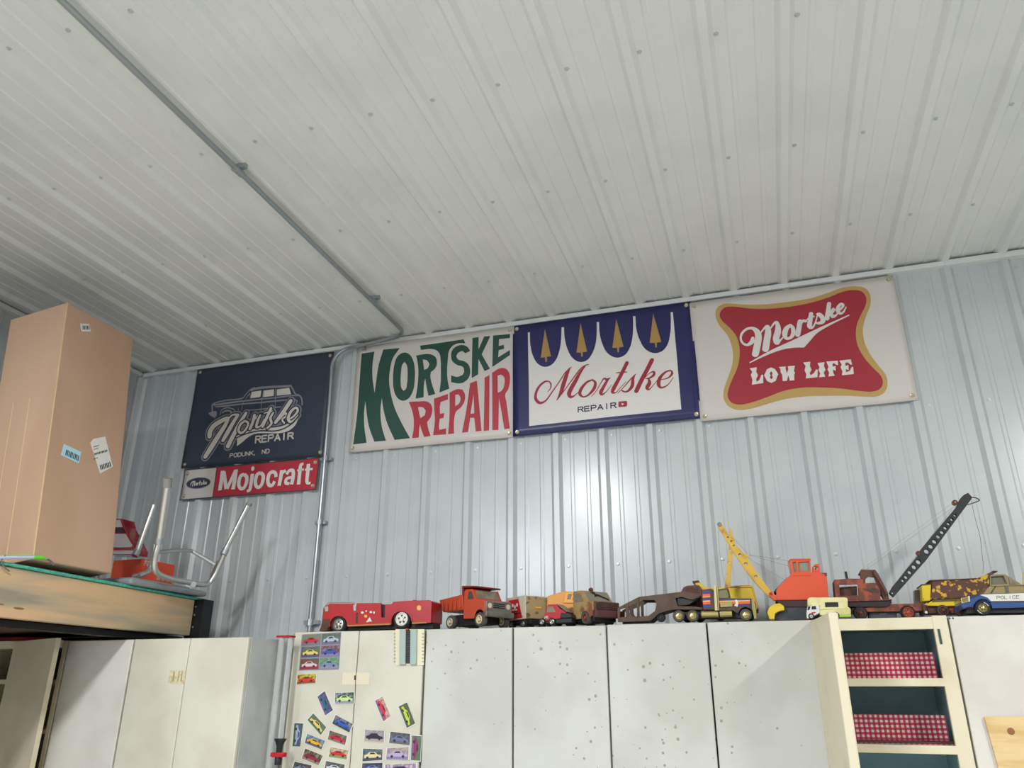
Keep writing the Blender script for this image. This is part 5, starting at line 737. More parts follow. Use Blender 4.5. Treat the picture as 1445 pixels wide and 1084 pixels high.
# --- rusty tan truck
T = local('toy_truck', 'rusty tan toy truck with cracked grey windscreen and brown bumper', 838, -.385, -40, s=1.04)
sp = [(-.045, .022), (-.045, .118), (-.035, .126), (.012, .125), (.045, .082), (.078, .078), (.080, .030), (.060, .026)] + [(.028+.027*math.cos(math.radians(a)), .022+.026*math.sin(math.radians(a))) for a in range(0, 181, 30)]
LB(MB().prism(sp, -.062, -.056).prism(sp, .056, .062), 'side_panels', RTAN, T); LB(MB().prism([(-.045, .045), (-.045, .118), (-.035, .126), (.012, .125), (.045, .082), (.078, .078), (.079, .048)], -.056, .056), 'cab', RTAN, T, .003)
LB(MB().prism([(-.034, .085), (-.034, .115), (.002, .115), (.022, .085)], -.0635, -.062), 'side_window', DUS, T, 0)
LB(MB().hexa([(.044, -.052, .085), (.044, .052, .085), (.0425, .052, .085), (.0425, -.052, .085), (.0165, -.050, .1225), (.0165, .050, .1225), (.0145, .050, .1225), (.0145, -.050, .1225)]), 'windscreen', mat('grey_windscreen', '817B6C', .45), T, 0)
m = MB(); cr = [(.2, .95), (.38, .62), (.30, .40), (.50, .55), (.85, .25), (.92, .1), (.98, .28), (.62, .66), (.45, .80), (.42, 1.0)]
for a, b in cr: m.v.append((.0168+.0275*(1-b)+.0012, -.050+.10*a, .1225-.0375*(1-b)+.0012))
m.f = [tuple(range(len(cr)))]; m.build('windscreen_crack', BLKM, T, world=False)
LB(MB().box(.078, .086, -.058, .058, .042, .080), 'grille', RUST, T, .003); LB(MB().box(.078, .100, -.066, .066, .022, .048), 'front_bumper', MAR, T, .004)
for k_ in range(4): LB(MB().box(.0855, .087, -.052, .052, .050+.007*k_, .053+.007*k_), 'grille_slot', BLKM, T, 0)
LB(MB().box(-.12, -.045, -.055, .055, .028, .070), 'rear_bed', RTAN, T, .003); LB(MB().box(-.10, .07, -.052, .052, .010, .028), 'chassis', BLKM, T)
m = MB().lathe((.0, -.01, .131), [(.006, -.005), (.009, 0), (.009, .006), (.004, .010)], 12); m.build('roof_beacon', MAR, T, world=False, smooth=True)
for y in (-.061, .041): lwheel(T, .028, .0245, .0245, y, .022, RORA, tyre=TYRG, hr=.55); lwheel(T, -.085, .0245, .0245, y, .022, RORA, tyre=TYRG, hr=.55)
# --- car hauler trailer
Y = -.435; T = thing('toy_car_trailer', 'long dull brown toy car hauler trailer with open cut-outs', 'toy trailer', base('s', 350, Y+.05))
op = [(72, 300), (262, 203), (640, 158), (700, 160), (805, 185), (800, 205), (730, 230), (640, 205), (585, 215), (605, 285), (760, 290), (830, 300), (825, 318), (600, 316), (530, 322), (440, 350), (385, 400), (360, 418), (75, 428), (70, 360)]
h1 = [(172, 290), (240, 262), (246, 376), (205, 380), (178, 340)]; h2 = [(265, 255), (300, 232), (398, 232), (420, 262), (402, 330), (345, 372), (268, 376)]; h3 = [(95, 315), (140, 300), (150, 382), (92, 385)]
for yy in (Y, Y+.10): MB().prism([QL('s', op, Y), QL('s', h1, Y), QL('s', h2, Y), QL('s', h3, Y)], yy, yy+.005).build('side_frame', BRN, T, bevel=.001)
MB().prism(QL('s', [(150, 392), (345, 392), (430, 345), (530, 300), (600, 296), (600, 314), (530, 320), (440, 350), (385, 400), (360, 416), (100, 424), (90, 395)], Y), Y+.005, Y+.10).build('lower_deck', BRN, T)
MB().prism(QL('s', [(262, 206), (640, 162), (700, 166), (700, 176), (640, 172), (262, 216)], Y), Y+.005, Y+.10).build('upper_deck', BRN, T); MB().prism(QL('s', [(425, 235), (560, 215), (580, 300), (440, 330)], Y), Y+.004, Y+.02).build('side_panel', BRN, T, bevel=.001)
for x in (155, 252): MB().prism(QL('s', [(x-6, 262 if x < 200 else 212), (x+10, 258 if x < 200 else 212), (x+8, 385), (x-8, 385)], Y), Y-.003, Y+.003).build('upright', BRN, T, bevel=.001)
MB().tube([(Q('s', 395, 240, Y)[0], Y+.08, Q('s', 395, 240, Y)[1]), (Q('s', 408, 340, Y)[0], Y+.08, Q('s', 408, 340, Y)[1])], .003, 6).build('inner_strut', BLKM, T)
MB().prism(QL('s', [(600, 205), (735, 232), (805, 192), (800, 205), (700, 270), (600, 280)], Y), Y+.01, Y+.095).build('gooseneck', BLKM, T)
for y in (Y+.01, Y+.07): qwheel(T, 's', 455, 385, 40, y, .02, SEAM); 
# --- semi tractor
Y = -.45; T = thing('toy_semi_truck', 'brown toy semi truck with blue and orange stripes and gold tanks', 'toy truck', base('s', 1020, Y+.05))
MB().prism(QL('s', [(820, 140), (900, 130), (932, 148), (940, 318), (832, 320)], Y), Y, Y+.10).build('sleeper', BRN, T, bevel=.002)
for i, (a, b, mm_) in enumerate(((150, 176, STB), (180, 200, STO), (202, 210, STY), (214, 236, STB), (238, 250, STY), (250, 272, STO), (276, 300, STB))):
    MB().prism(QL('s', [(824+i, a), (890, a-4), (897, b-4), (826+i, b)], Y), Y-.001, Y).build('stripe', mm_, T)
MB().prism(QL('s', [(945, 140), (1048, 122), (1066, 215), (1275, 218), (1290, 250), (1285, 300), (1262, 322)] + archp('s', 1207, 360, 66, 25, 170) + [(1130, 345), (1090, 322), (945, 322)], Y), Y+.002, Y+.095).build('cab', BRN, T, bevel=.003)
MB().prism(QL('s', [(962, 150), (1040, 140), (1056, 212), (962, 214)], Y), Y+.0005, Y+.002).build('side_window', mat('olive_window', '6E6C46', .4), T)
for a, b, mm_ in ((228, 238, STB), (239, 250, STY), (250, 270, STO), (276, 288, STB)):
    MB().prism(QL('s', [(965, a), (1246, a-8), (1246, b-6), (965, b)], Y), Y+.001, Y+.002).build('stripe', mm_, T)
MB().prism(QL('s', [(982, 256), (1090, 246), (1092, 290), (984, 296)], Y), Y-.002, Y+.001).build('gold_vent', GLD, T, bevel=.001)
MB().prism(QL('s', [(1112, 232), (1130, 228), (1143, 262), (1135, 292), (1105, 282), (1122, 262)], Y), Y-.0005, Y+.001).build('white_decal', WEN, T)
MB().prism(QL('s', [(1258, 222), (1282, 218), (1300, 330), (1304, 398), (1284, 400), (1264, 310)], Y), Y-.004, Y+.10).build('grille', GLD, T, bevel=.002)
zq = Q('s', 820, 355, Y)[1]; rt = 30*scl('s', Y)
MB().tube([(Q('s', 815, 355, Y)[0], Y+.012, zq), (Q('s', 965, 352, Y)[0], Y+.012, zq)], rt, 14).build('fuel_tank', GLD, T, smooth=True); MB().tube([(Q('s', 978, 352, Y)[0], Y+.012, zq), (Q('s', 1086, 350, Y)[0], Y+.012, zq)], rt*1.03, 14).build('fuel_tank', GLD, T, smooth=True)
MB().tube([(Q('s', 948, 325, Y)[0], Y-.004, Q('s', 948, 325, Y)[1]), (Q('s', 936, 102, Y)[0], Y-.004, Q('s', 936, 102, Y)[1])], .0052, 10).build('exhaust_stack', HUBC, T, smooth=True)
MB().tube([(Q('s', 970, 325, Y)[0], Y-.003, Q('s', 970, 325, Y)[1]), (Q('s', 958, 115, Y)[0], Y-.003, Q('s', 958, 115, Y)[1])], .003, 8).build('grab_rail', GLD, T, smooth=True)
MB().prism(QL('s', [(560, 335), (1300, 328), (1300, 385), (560, 392)], Y), Y+.03, Y+.075).build('chassis', BLKM, T)
for yy in (Y+.001, Y+.085):
    for x, y, r_ in ((612, 373, 52), (737, 372, 52), (1208, 362, 52)): qwheel(T, 's', x, y, r_, yy, .022, GLD, tyre=TYRG, hr=.62, spokes=0)
# --- maroon truck behind
Y = -.30; T = thing('toy_truck', 'dark maroon toy truck hidden behind the brown trailer gooseneck', 'toy truck', base('s', 740, Y+.05))
MB().prism(QL('s', [(625, 175), (655, 118), (690, 103), (795, 98), (815, 140), (835, 330), (640, 330)], Y), Y, Y+.10).build('body', MAR, T, bevel=.004)
MB().prism(QL('s', [(662, 150), (680, 120), (780, 112), (800, 160), (790, 172)], Y), Y-.0015, Y).build('side_window', RUST, T); MB().prism(QL('s', [(640, 225), (820, 205), (830, 215), (640, 240)], Y), Y-.002, Y).build('trim_strip', REDD, T)
qwheel(T, 's', 690, 380, 48, Y, .025, SEAM); qwheel(T, 's', 800, 380, 48, Y, .025, SEAM)
# --- yellow dump truck behind the semi
Y = -.27; T = thing('toy_dump_truck', 'bright yellow toy dump truck standing behind the striped semi truck', 'toy truck', base('s', 1080, Y+.05))
MB().prism(QL('s', [(735, 68), (785, 60), (860, 118), (935, 130), (1045, 112), (1240, 104), (1262, 116), (1305, 250), (1290, 285), (880, 300), (820, 150)], Y), Y, Y+.12).build('dump_bed', YEL, T, bevel=.003)
MB().prism(QL('s', [(735, 66), (790, 58), (800, 72), (740, 82)], Y), Y-.006, Y+.126).build('canopy_lip', RUST, T, bevel=.001); MB().prism(QL('s', [(1046, 108), (1240, 100), (1268, 108), (1262, 122), (1046, 122)], Y), Y-.004, Y+.124).build('bed_rim', YBO, T, bevel=.001)
MB().prism(QL('s', [(1258, 112), (1274, 112), (1312, 250), (1320, 300), (1302, 320), (1296, 250)], Y), Y-.004, Y+.12).build('tailgate', YBO, T, bevel=.001)
MB().prism(QL('s', [(900, 300), (1310, 285), (1315, 330), (900, 340)], Y), Y+.03, Y+.09).build('chassis', BLKM, T)
for x in (980, 1240): qwheel(T, 's', x, 360, 52, Y+.004, .026, YEL)
# --- orange and yellow crane shovel
Y = -.37; T = thing('toy_crane', 'orange toy power shovel with yellow perforated boom and grey windows', 'toy crane', base('y', 830, Y+.07))
MB().prism(QL('y', [(612, 812), (606, 722), (640, 672), (712, 604), (752, 566), (920, 560), (1060, 563), (1078, 772), (1075, 806)], Y), Y, Y+.14).build('house_body', ORB, T, bevel=.004)
cabl = QL('y', [(750, 590), (735, 443), (916, 440), (920, 590)], Y)
MB().prism([cabl, QL('y', [(805, 468), (903, 462), (908, 550), (812, 553)], Y), QL('y', [(755, 470), (785, 464), (793, 555), (770, 562)], Y)], Y-.002, Y+.006).build('cab_side', ORB, T, bevel=.001)
MB().prism([(p[0], p[1]) for p in QL('y', [(752, 590), (738, 446), (914, 443), (918, 590)], Y)], Y+.006, Y+.075).build('cab_core', mat('dusty_clear_plastic', '848674', .35), T)
MB().prism(QL('y', [(728, 452), (735, 438), (918, 436), (920, 450)], Y), Y-.004, Y+.085).build('cab_roof', ORB, T, bevel=.002)
fq = [Q('y', *p, Y) for p in ((712, 470), (752, 592))]
MB().prism(QL('y', [(712, 462), (735, 445), (755, 590), (745, 596)], Y), Y+.003, Y+.08).build('cab_front', mat('dusty_clear_plastic', '848674', .35), T); MB().tube([(Q('y', 735, 445, Y)[0], Y-.001, Q('y', 735, 445, Y)[1]), (Q('y', 756, 590, Y)[0], Y-.001, Q('y', 756, 590, Y)[1])], .002, 6).tube([(Q('y', 714, 468, Y)[0], Y+.004, Q('y', 714, 468, Y)[1]), (Q('y', 746, 594, Y)[0], Y+.004, Q('y', 746, 594, Y)[1])], .0022, 6).tube([(Q('y', 714, 468, Y)[0], Y+.004, Q('y', 714, 468, Y)[1]), (Q('y', 735, 445, Y)[0], Y-.001, Q('y', 735, 445, Y)[1])], .002, 6).build('cab_front_frame', ORB, T)
MB().prism([QL('y', [(930, 562), (932, 510), (958, 482), (998, 480), (1003, 562)], Y), ring('y', 967, 516, 17)(Y)], Y+.01, Y+.035).build('winch_housing', ORB, T, bevel=.001); MB().lathe((Q('y', 967, 516, Y)[0], Y+.018, Q('y', 967, 516, Y)[1]), [(.0025, -.012), (.003, .02)], 8).build('winch_pin', SEAM, T)
MB().prism(QL('y', [(1005, 566), (1062, 563), (1066, 590), (1050, 600), (1040, 575)], Y), Y-.001, Y).build('worn_edge', RORA, T)
MB().prism(QL('y', [(585, 728), (640, 665), (705, 600), (712, 606), (640, 680), (600, 735)], Y), Y+.02, Y+.12).build('front_opening', SEAM, T)
MB().prism(QL('y', [(540, 745), (570, 728), (605, 775), (612, 812), (590, 815), (545, 775)], Y), Y-.004, Y+.02).build('boom_bracket', ORB, T, bevel=.002); MB().lathe((Q('y', 560, 755, Y)[0], Y-.006, Q('y', 560, 755, Y)[1]), [(.0045, -.002), (.0045, .004)], 10).build('pivot_pin', REDD, T)
MB().prism(QL('y', [(600, 812), (1078, 806), (1080, 830), (890, 868), (640, 868), (640, 840)], Y), Y+.006, Y+.13).build('turntable', mat('dark_maroon_base', '35201F', .6), T)
MB().prism(QL('y', [(590, 880), (640, 868), (1090, 866), (1090, 990), (590, 990)], Y), Y+.01, Y+.14).build('crawler_base', DGY, T, bevel=.004)
MB().prism(QL('y', [(640, 842), (678, 868), (682, 905), (640, 912), (598, 935), (592, 985), (548, 985), (528, 925), (545, 880), (590, 850)], Y), Y-.02, Y+.012).build('track_end', YEL, T, bevel=.003)
hb = [ring('y', *h)(Y) for h in ((172, 238, 9), (203, 273, 9), (226, 315, 11), (279, 398, 15), (333, 480, 16), (424, 597, 16))]
bm_ = QL('y', [(75, 118), (92, 105), (118, 118), (165, 192), (212, 262), (268, 335), (345, 425), (400, 510), (470, 610), (562, 728), (548, 782), (500, 735), (410, 640), (345, 560), (285, 470), (215, 365), (170, 290), (130, 220), (82, 148)], Y)
MB().prism([bm_]+hb, Y+.012, Y+.020).build('boom', YBO, T, bevel=.0008); MB().prism([bm_]+hb, Y+.038, Y+.042).build('boom_far_side', YBO, T)
MB().lathe((Q('y', 95, 124, Y)[0], Y+.008, Q('y', 95, 124, Y)[1]), [(.0085, 0), (.0085, .003), (.006, .006), (.006, .03), (.0085, .033), (.0085, .036)], 16).build('top_pulley', GREYG, T, smooth=True)
hs = [ring('y', *h)(Y) for h in ((192, 222, 9), (192, 356, 13), (183, 467, 12), (170, 577, 10), (168, 640, 7))]
MB().prism([QL('y', [(182, 205), (192, 135), (203, 170), (218, 215), (228, 268), (214, 330), (212, 400), (203, 520), (188, 690), (140, 690), (150, 600), (160, 480), (172, 380), (178, 300)], Y)]+hs, Y+.024, Y+.030).build('dipper_stick', YBO, T, bevel=.0008)
MB().lathe((Q('y', 345, 405, Y)[0], Y+.006, Q('y', 345, 405, Y)[1]), [(.0075, 0), (.0075, .006)], 14).build('side_pulley', YBO, T)
def w3(c, x, y, yy): q = Q(c, x, y, Y); return (q[0], yy, q[1])
for a, b in (((350, 392), (716, 452)), ((362, 398), (714, 496)), ((352, 422), (600, 575)), ((225, 250), (352, 388)), ((600, 575), (690, 625))): MB().tube([w3('y', *a, Y+.018), w3('y', *b, Y+.018)], .0007, 4).build('cord', WIRE, T)
MB().tube(catmull([w3('y', 88, 150, Y+.02), w3('y', 92, 330, Y+.02), w3('y', 105, 440, Y+.02), w3('y', 122, 560, Y+.02), w3('y', 142, 650, Y+.02)], 4), .0007, 4).build('cord', WIRE, T)
# --- camper
Y = -.452; T = thing('toy_camper', 'small cream toy camper pickup with white cab and lime stripe', 'toy camper', base('y', 1060, Y+.03))
MB().prism(QL('y', [(890, 858), (888, 800), (905, 784), (1238, 784), (1252, 798), (1254, 872), (1278, 882), (1282, 960), (1180, 965), (1000, 945), (1000, 858)], Y), Y+.002, Y+.05).build('camper_shell', CRM, T, bevel=.004)
MB().prism(QL('y', [(1046, 830), (1164, 828), (1168, 870), (1050, 872)], Y), Y-.0002, Y+.002).build('window', BLKM, T); MB().prism(QL('y', [(1150, 940), (1278, 935), (1280, 958), (1165, 962)], Y), Y-.0005, Y+.002).build('lime_stripe', LIM, T); MB().prism(QL('y', [(1000, 893), (1180, 890), (1255, 884), (1255, 888), (1000, 898)], Y), Y+.001, Y+.002).build('lime_pinstripe', LIM, T)
MB().prism(QL('y', [(888, 862), (985, 852), (1000, 870), (1002, 925), (960, 945), (930, 975), (884, 975), (880, 930)], Y), Y, Y+.048).build('cab', WEN, T, bevel=.003)
MB().prism(QL('y', [(928, 866), (962, 862), (970, 892), (926, 894)], Y), Y-.0012, Y).build('side_window', BLKM, T); MB().prism(QL('y', [(893, 868), (916, 866), (906, 898), (888, 900)], Y), Y-.0012, Y).build('quarter_window', BLKM, T); MB().prism(QL('y', [(925, 920), (960, 916), (962, 926), (928, 932)], Y), Y-.001, Y).build('door_badge', REDP, T)
for yy in (Y-.001, Y+.04): qwheel(T, 'y', 1150, 962, 30, yy, .012, CHR, hr=.6); qwheel(T, 'y', 925, 965, 28, yy, .012, CHR, hr=.6)
# --- rusty mobile crane with black boom
Y = -.36; T = thing('toy_crane', 'rusty toy truck crane with long black perforated boom and hanging cord', 'toy crane', base('r', 600, Y+.07))
MB().prism([QL('r', [(62, 345), (250, 330), (432, 332), (440, 385), (395, 600), (112, 610), (80, 560)], Y), QL('r', [(128, 402), (362, 400), (372, 545), (140, 550)], Y)], Y, Y+.006).build('engine_house', RORA, T, bevel=.001)
MB().prism(QL('r', [(62, 345), (250, 330), (432, 332), (438, 352), (70, 362)], Y), Y+.006, Y+.12).build('engine_roof', RORA, T, bevel=.001); MB().prism(QL('r', [(135, 430), (362, 412), (370, 548), (140, 555)], Y), Y+.03, Y+.10).build('engine_block', RUST, T, bevel=.003)
MB().prism(QL('r', [(64, 350), (100, 350), (120, 605), (84, 560)], Y), Y+.006, Y+.12).build('rear_panel', RORA, T)
MB().prism(QL('r', [(360, 390), (600, 385), (650, 470), (655, 600), (395, 602)], Y), Y-.001, Y+.004).build('cab_side', RORA, T, bevel=.001); MB().prism(QL('r', [(395, 400), (590, 395), (690, 590), (420, 598)], Y), Y+.06, Y+.10).build('cab_core', RUST, T)
MB().prism(QL('r', [(425, 452), (530, 470), (560, 440), (640, 480), (630, 520), (560, 500), (545, 515), (430, 470)], Y), Y-.002, Y-.001).build('bare_patch', BRN, T)
MB().prism([QL('r', [(392, 235), (412, 208), (470, 212), (590, 215), (622, 260), (690, 390), (752, 515), (770, 590), (700, 590), (655, 470), (600, 392), (440, 395), (400, 330)], Y), QL('r', [(470, 330), (500, 305), (575, 312), (608, 392), (470, 392), (452, 352)], Y)], Y+.008, Y+.016).build('cab_frame', RUST, T, bevel=.001)
MB().prism(QL('r', [(395, 238), (412, 210), (580, 216), (612, 255), (640, 300), (630, 308), (575, 245), (410, 250)], Y), Y+.016, Y+.10).build('cab_roof', RUST, T, bevel=.001)
MB().prism(QL('r', [(575, 225), (620, 262), (690, 392), (755, 520), (735, 545), (640, 380), (560, 262)], Y), Y-.004, Y+.01).build('boom_mast', RUST, T, bevel=.002); MB().prism(QL('r', [(640, 300), (752, 520), (745, 590), (640, 430)], Y), Y+.09, Y+.10).build('boom_mast', RUST, T)
MB().tube([w3('r', 470, 215, Y+.02), w3('r', 455, 395, Y+.02)], .002, 6).build('strut', RUST, T)
MB().tube([w3('r', 222, 218, Y+.05), w3('r', 245, 335, Y+.05)], .0046, 8).build('exhaust_pipe', BLKM, T)
MB().prism(QL('r', [(250, 622), (798, 598), (800, 640), (742, 692), (250, 690)], Y), Y+.004, Y+.12).build('turntable', mat('dark_rust_deck', '2C2023', .7), T, bevel=.002); MB().prism(QL('r', [(240, 606), (800, 594), (800, 606), (240, 622)], Y), Y-.003, Y+.122).build('deck_rim', RORA, T)
MB().prism(QL('r', [(300, 700), (480, 700), (760, 652), (1185, 642), (1205, 670), (1200, 735), (880, 745), (520, 750), (300, 760)], Y), Y+.012, Y+.10).build('chassis', RORA, T, bevel=.002)
MB().prism(QL('r', [(1180, 640), (1215, 650), (1265, 765), (1262, 782), (1215, 770)], Y), Y+.004, Y+.11).build('front_bumper', RUST, T, bevel=.002); MB().lathe((*Q('r', 1238, 760, Y)[:1], Y+.002, Q('r', 1238, 760, Y)[1]), [(.0052, 0), (.0045, -.003), (.002, -.0032)], 10).build('tow_stud', WEN, T)
MB().prism(QL('r', [(520, 752), (880, 748), (880, 822), (520, 826)], Y), Y+.03, Y+.08).build('underframe', DGY, T); MB().prism(QL('r', [(660, 764), (760, 762), (740, 778), (650, 780)], Y), Y+.028, Y+.03).build('plate', GREYG, T)
for yy in (Y, Y+.09):
    qwheel(T, 'r', 402, 768, 92, yy, .028, RORA, hr=.60, tyre=TYR); qwheel(T, 'r', 1008, 762, 92, yy, .028, ORA, hr=.70, tyre=TYR, spokes=6)
YB_ = Y+.022
hl = [ring('k', *h, 12)(Y) for h in ((666, 634, 10), (687, 612, 12), (711, 580, 13), (740, 545, 15), (768, 512, 16), (822, 443, 17), (849, 411, 16), (873, 379, 15), (898, 347, 14), (922, 318, 13), (944, 290, 12), (964, 262, 11), (986, 235, 10), (1007, 208, 9))]
bo = QL('k', [(578, 716), (600, 672), (660, 600), (765, 470), (780, 435), (1010, 160), (1065, 75), (1092, 62), (1118, 90), (1112, 105), (1030, 215), (820, 500), (606, 742)], Y)
MB().prism([bo]+hl, YB_, YB_+.004).build('boom', GUN, T, bevel=.0006); MB().prism([bo]+hl, YB_+.018, YB_+.022).build('boom_far_side', GUN, T)
MB().prism(QL('k', [(1010, 160), (1065, 75), (1092, 62), (1097, 68), (1070, 84), (1018, 166)], Y), YB_+.004, YB_+.018).build('boom_web', GUN, T); MB().prism(QL('k', [(610, 738), (820, 498), (1112, 104), (1106, 100), (814, 494), (606, 730)], Y), YB_+.004, YB_+.018).build('boom_web', GUN, T)
for c_, r_ in (((1005, 127), 19), ((766, 456), 15)): MB().lathe((Q('k', *c_, Y)[0], YB_-.004, Q('k', *c_, Y)[1]), [(r_*scl('k', Y), 0), (r_*scl('k', Y), .012), (r_*.8*scl('k', Y), .016)], 16).build('pulley', RUST, T, smooth=True)
MB().lathe((Q('k', 1006, 125, Y)[0], YB_-.006, Q('k', 1006, 125, Y)[1]), [(.0018, 0), (.0018, .004)], 8).build('pulley_pin', HUBC, T); MB().lathe((Q('k', 597, 718, Y)[0], YB_-.002, Q('k', 597, 718, Y)[1]), [(.0022, 0), (.0022, .004)], 8).build('pivot_pin', HUBC, T)
for a, b, dy in (((400, 562), (985, 132), .0), ((425, 562), (1000, 150), .02), ((585, 700), (995, 160), .03)): MB().tube([w3('k', *a, Y+.02+dy), w3('k', *b, Y+.02+dy)], .0009, 5).build('cord', mat('pale_cord', 'A8A6A0', .6), T)
MB().tube(catmull([w3('k', 1122, 98, Y+.04), w3('k', 1128, 150, Y+.04), w3('k', 1148, 235, Y+.04), w3('k', 1178, 350, Y+.04), w3('k', 1187, 440, Y+.04), w3('k', 1198, 530, Y+.04), w3('k', 1194, 585, Y+.04)], 5), .0009, 5).build('cord', WIRE, T)
MB().tube(catmull([w3('k', 1105, 90, Y+.03), w3('k', 1140, 95, Y+.02), w3('k', 1168, 108, Y+.03), w3('k', 1140, 116, Y+.05), w3('k', 1098, 130, Y+.05)], 4), .0018, 6).build('tip_wire', BLKM, T)
MB().tube(catmull([w3('k', 1015, 160, Y+.01), w3('k', 1030, 118, Y+.01), w3('k', 1060, 84, Y+.01)], 4), .0015, 5).build('side_rod', GUN, T)
MB().prism(QL('k', [(1128, 85), (1158, 84), (1170, 104), (1150, 102)], Y), Y+.03, Y+.034).build('tip_tag', mat('pale_tag', 'C9CCC6', .5), T)
# --- rusty yellow dump truck
Y = -.30; T = thing('toy_dump_truck', 'toy dump truck with heavily rusted yellow bed behind the police car', 'toy truck', base('p', 600, Y+.07))
MB().prism(QL('p', [(205, 272), (820, 246), (900, 215), (1040, 146), (1098, 152), (1000, 205), (985, 340), (940, 440), (700, 490), (620, 508), (212, 522), (238, 300)], Y), Y, Y+.12).build('dump_bed', RYEL, T, bevel=.003)
MB().prism(QL('p', [(200, 268), (820, 242), (822, 256), (208, 284)], Y), Y-.004, Y+.124).build('bed_rim', RUST, T, bevel=.001); MB().prism(QL('p', [(1035, 144), (1098, 150), (1094, 160), (1030, 160)], Y), Y-.004, Y+.124).build('canopy_lip', RUST, T, bevel=.001)
MB().prism(QL('p', [(100, 330), (225, 320), (215, 540), (112, 546)], Y), Y+.002, Y+.118).build('tailgate', YEL, T, bevel=.003); MB().prism(QL('p', [(95, 322), (225, 314), (225, 324), (98, 334)], Y), Y-.002, Y+.12).build('tail_rim', RUST, T)
MB().lathe((Q('p', 125, 515, Y)[0], Y+.001, Q('p', 125, 515, Y)[1]), [(.002, 0), (.002, .002)], 8).build('bolt', RUST, T)
MB().prism(QL('p', [(40, 375), (100, 372), (105, 560), (45, 565)], Y), Y+.06, Y+.10).build('grey_rear_plate', GREYG, T)  # plain grey plate set behind the tailgate
MB().prism(QL('p', [(150, 590), (235, 540), (620, 530), (620, 600), (460, 610), (180, 605)], Y), Y+.004, Y+.11).build('frame_side', YEL, T, bevel=.003); MB().prism(QL('p', [(240, 528), (620, 510), (620, 540), (235, 556)], Y), Y+.002, Y+.112).build('shadow_gap', mat('shaded_olive', '55501C', .6), T)  # solid dark olive strip paints the shade between bed and frame
MB().prism(QL('p', [(180, 605), (900, 590), (900, 690), (200, 700)], Y), Y+.02, Y+.10).build('chassis', RORA, T, bevel=.002)
MB().prism([QL('p', [(1000, 196), (1195, 188), (1240, 215), (1420, 325), (1420, 620), (990, 620)], Y), QL('p', [(1015, 222), (1178, 214), (1224, 315), (1015, 326)], Y)], Y+.002, Y+.008).build('cab_side', mat('brass_tan_enamel', '8C7E58', .45, .2), T, bevel=.001)
MB().prism(QL('p', [(1000, 198), (1195, 190), (1240, 217), (1415, 325), (1415, 620), (1000, 620)], Y), Y+.010, Y+.11).build('cab_core', mat('dusty_grey_cab', '6E6C60', .5), T, bevel=.002)
MB().prism(QL('p', [(1245, 232), (1250, 228), (1350, 318), (1260, 322)], Y), Y-.001, Y+.002).build('quarter_window', DUS, T)
MB().prism(QL('p', [(1425, 320), (1700, 340), (1720, 480), (1720, 640), (1425, 640)], Y), Y+.002, Y+.11).build('bonnet', YEL, T, bevel=.004); MB().prism(QL('p', [(1440, 160), (1452, 200), (1452, 330), (1432, 320), (1428, 230)], Y), Y-.002, Y+.004).build('side_mirror', YBO, T)
for yy in (Y, Y+.09):
    for x, y, r_ in ((382, 668, 84), (610, 665, 80), (1560, 660, 84)): qwheel(T, 'p', x, y, r_, yy, .030, RORA, tyre=TYRG, hr=.66)
# --- police car
Y = -.447; T = thing('toy_police_car', 'blue and white toy police car with gold windows at right edge', 'toy car', base('p', 1150, Y+.06))
low = [(612, 560), (640, 510), (720, 480), (845, 456), (1440, 436), (1900, 440), (1960, 480), (1965, 600), (1940, 620), (1745, 622)] + archp('p', 1650, 640, 112, 10, 170) + [(1530, 625), (1030, 638)] + archp('p', 900, 640, 128, 4, 178) + [(760, 620), (650, 640), (618, 600)]
MB().prism(QL('p', low, Y), Y, Y+.012).build('body_side', BLU, T, bevel=.002)
MB().prism(QL('p', [(615, 556), (640, 510), (720, 480), (845, 456), (1440, 436), (1900, 440), (1960, 480), (1962, 600), (618, 600)], Y), Y+.012, Y+.11).build('body_core', BLU, T, bevel=.004)
MB().prism(QL('p', [(838, 460), (1440, 440), (1600, 440), (1600, 540), (1010, 546), (965, 500), (900, 475)], Y), Y-.001, Y).build('white_panel', WEN, T)
MB().prism(QL('p', [(1005, 548), (1440, 542), (1600, 542), (1600, 552), (1010, 560)], Y), Y-.0015, Y).build('black_pinstripe', BLKM, T)
wtext('POLICE', [Q('p', 1082, 480, Y), Q('p', 1392, 470, Y), Q('p', 1388, 510, Y), Q('p', 1088, 518, Y)], Y-.0013, .0016, mat('grey_letter_print', '5A5E66', .5), 'lettering', T)  # letters in plain grey print
MB().prism(QL('p', [(905, 452), (985, 352), (1030, 334), (1420, 328), (1700, 335), (1800, 440), (1440, 438)], Y), Y+.006, Y+.10).build('cabin', mat('gold_tinted_window', 'A8976C', .2, .55), T, bevel=.004)
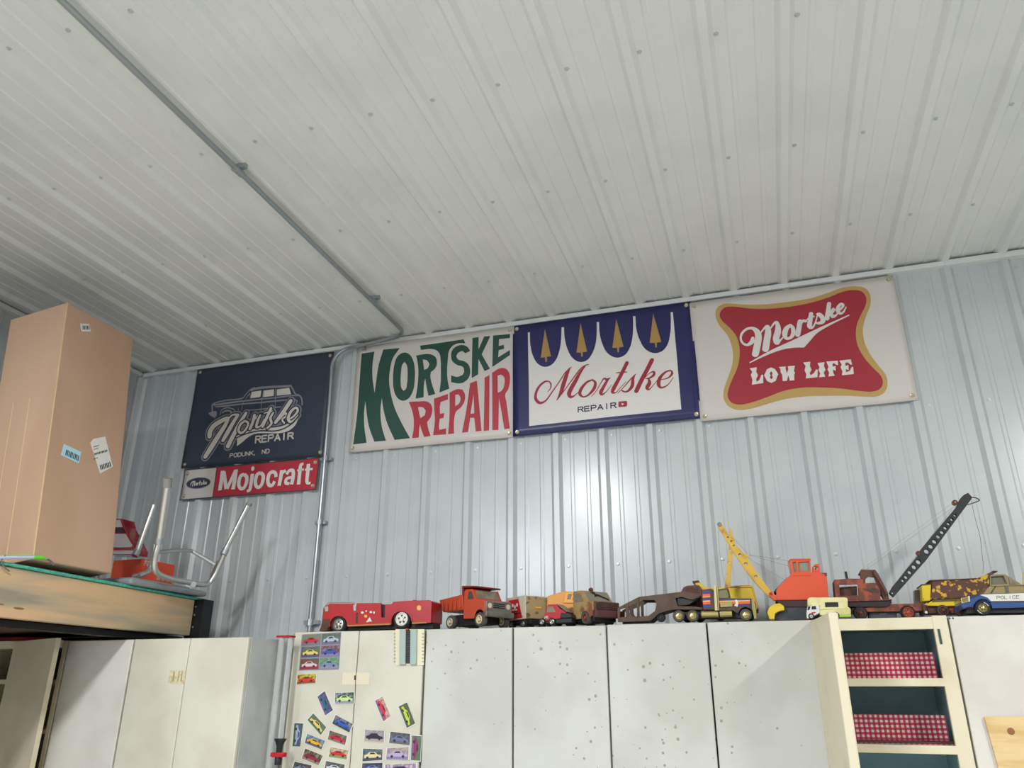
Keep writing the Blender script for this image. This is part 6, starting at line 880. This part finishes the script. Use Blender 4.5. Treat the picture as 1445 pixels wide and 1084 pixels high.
MB().prism(QL('p', [(1004, 440), (1075, 345), (1085, 345), (1020, 438)], Y), Y+.002, Y+.006).build('window_post', BLKM, T); MB().prism(QL('p', [(1195, 340), (1235, 338), (1250, 434), (1212, 436)], Y), Y+.002, Y+.006).build('window_post', mat('dark_chrome', '6A6660', .3, .6), T)
MB().prism(QL('p', [(1030, 330), (1420, 324), (1700, 330), (1702, 342), (1420, 338), (1020, 346)], Y), Y+.002, Y+.104).build('roof', mat('brass_tan_enamel', '8C7E58', .45, .2), T, bevel=.002)
MB().prism(QL('p', [(640, 505), (840, 455), (900, 452), (780, 500), (730, 520)], Y), Y-.0015, Y).build('bonnet_edge', mat('dark_blue_enamel', '1E2E50', .4), T)
MB().prism(QL('p', [(608, 506), (704, 484), (712, 560), (622, 578)], Y), Y-.004, Y+.115).build('grille', GLD, T, bevel=.002)
for k_ in range(3): MB().prism(QL('p', [(614, 520+k_*16), (704, 500+k_*16), (706, 506+k_*16), (616, 526+k_*16)], Y), Y-.005, Y-.004).build('grille_bar', mat('dark_chrome', '6A6660', .3, .6), T)
MB().prism(QL('p', [(705, 482), (728, 478), (732, 550), (712, 556)], Y), Y-.004, Y+.0).build('indicator_lamp', WEN, T, bevel=.001)
MB().prism(QL('p', [(622, 580), (715, 560), (775, 560), (770, 600), (650, 648), (628, 620)], Y), Y-.003, Y+.115).build('front_bumper', BLU, T, bevel=.003)
MB().prism(QL('p', [(1030, 615), (1530, 605), (1530, 690), (700, 700), (700, 660)], Y), Y+.014, Y+.10).build('chassis', BLKM, T)
for yy in (Y-.004, Y+.088):
    for x, y in ((905, 640), (1650, 636)):
        wq = qwheel(T, 'p', x, y, 104, yy, .028, GLD, hr=.56, spokes=5)
        if yy < Y:
            q = Q('p', x, y, yy); rr = 104*scl('p', yy); m = MB()
            zc = max(q[1], ZB+rr-.001) if abs(q[1]-ZB-rr) < .012 else q[1]
            for a0 in list(range(20, 75, 11))+list(range(200, 255, 11)):
                a = math.radians(a0); b = math.radians(a0+7); m.v += [(q[0]+rr*f_*math.cos(t), yy-.0016, zc+rr*f_*math.sin(t)) for f_, t in ((.70, a), (.82, a), (.82, b), (.70, b))]; n0 = len(m.v)-4; m.f.append((n0, n0+3, n0+2, n0+1))
            m.build('tyre_lettering', WEN, wq)
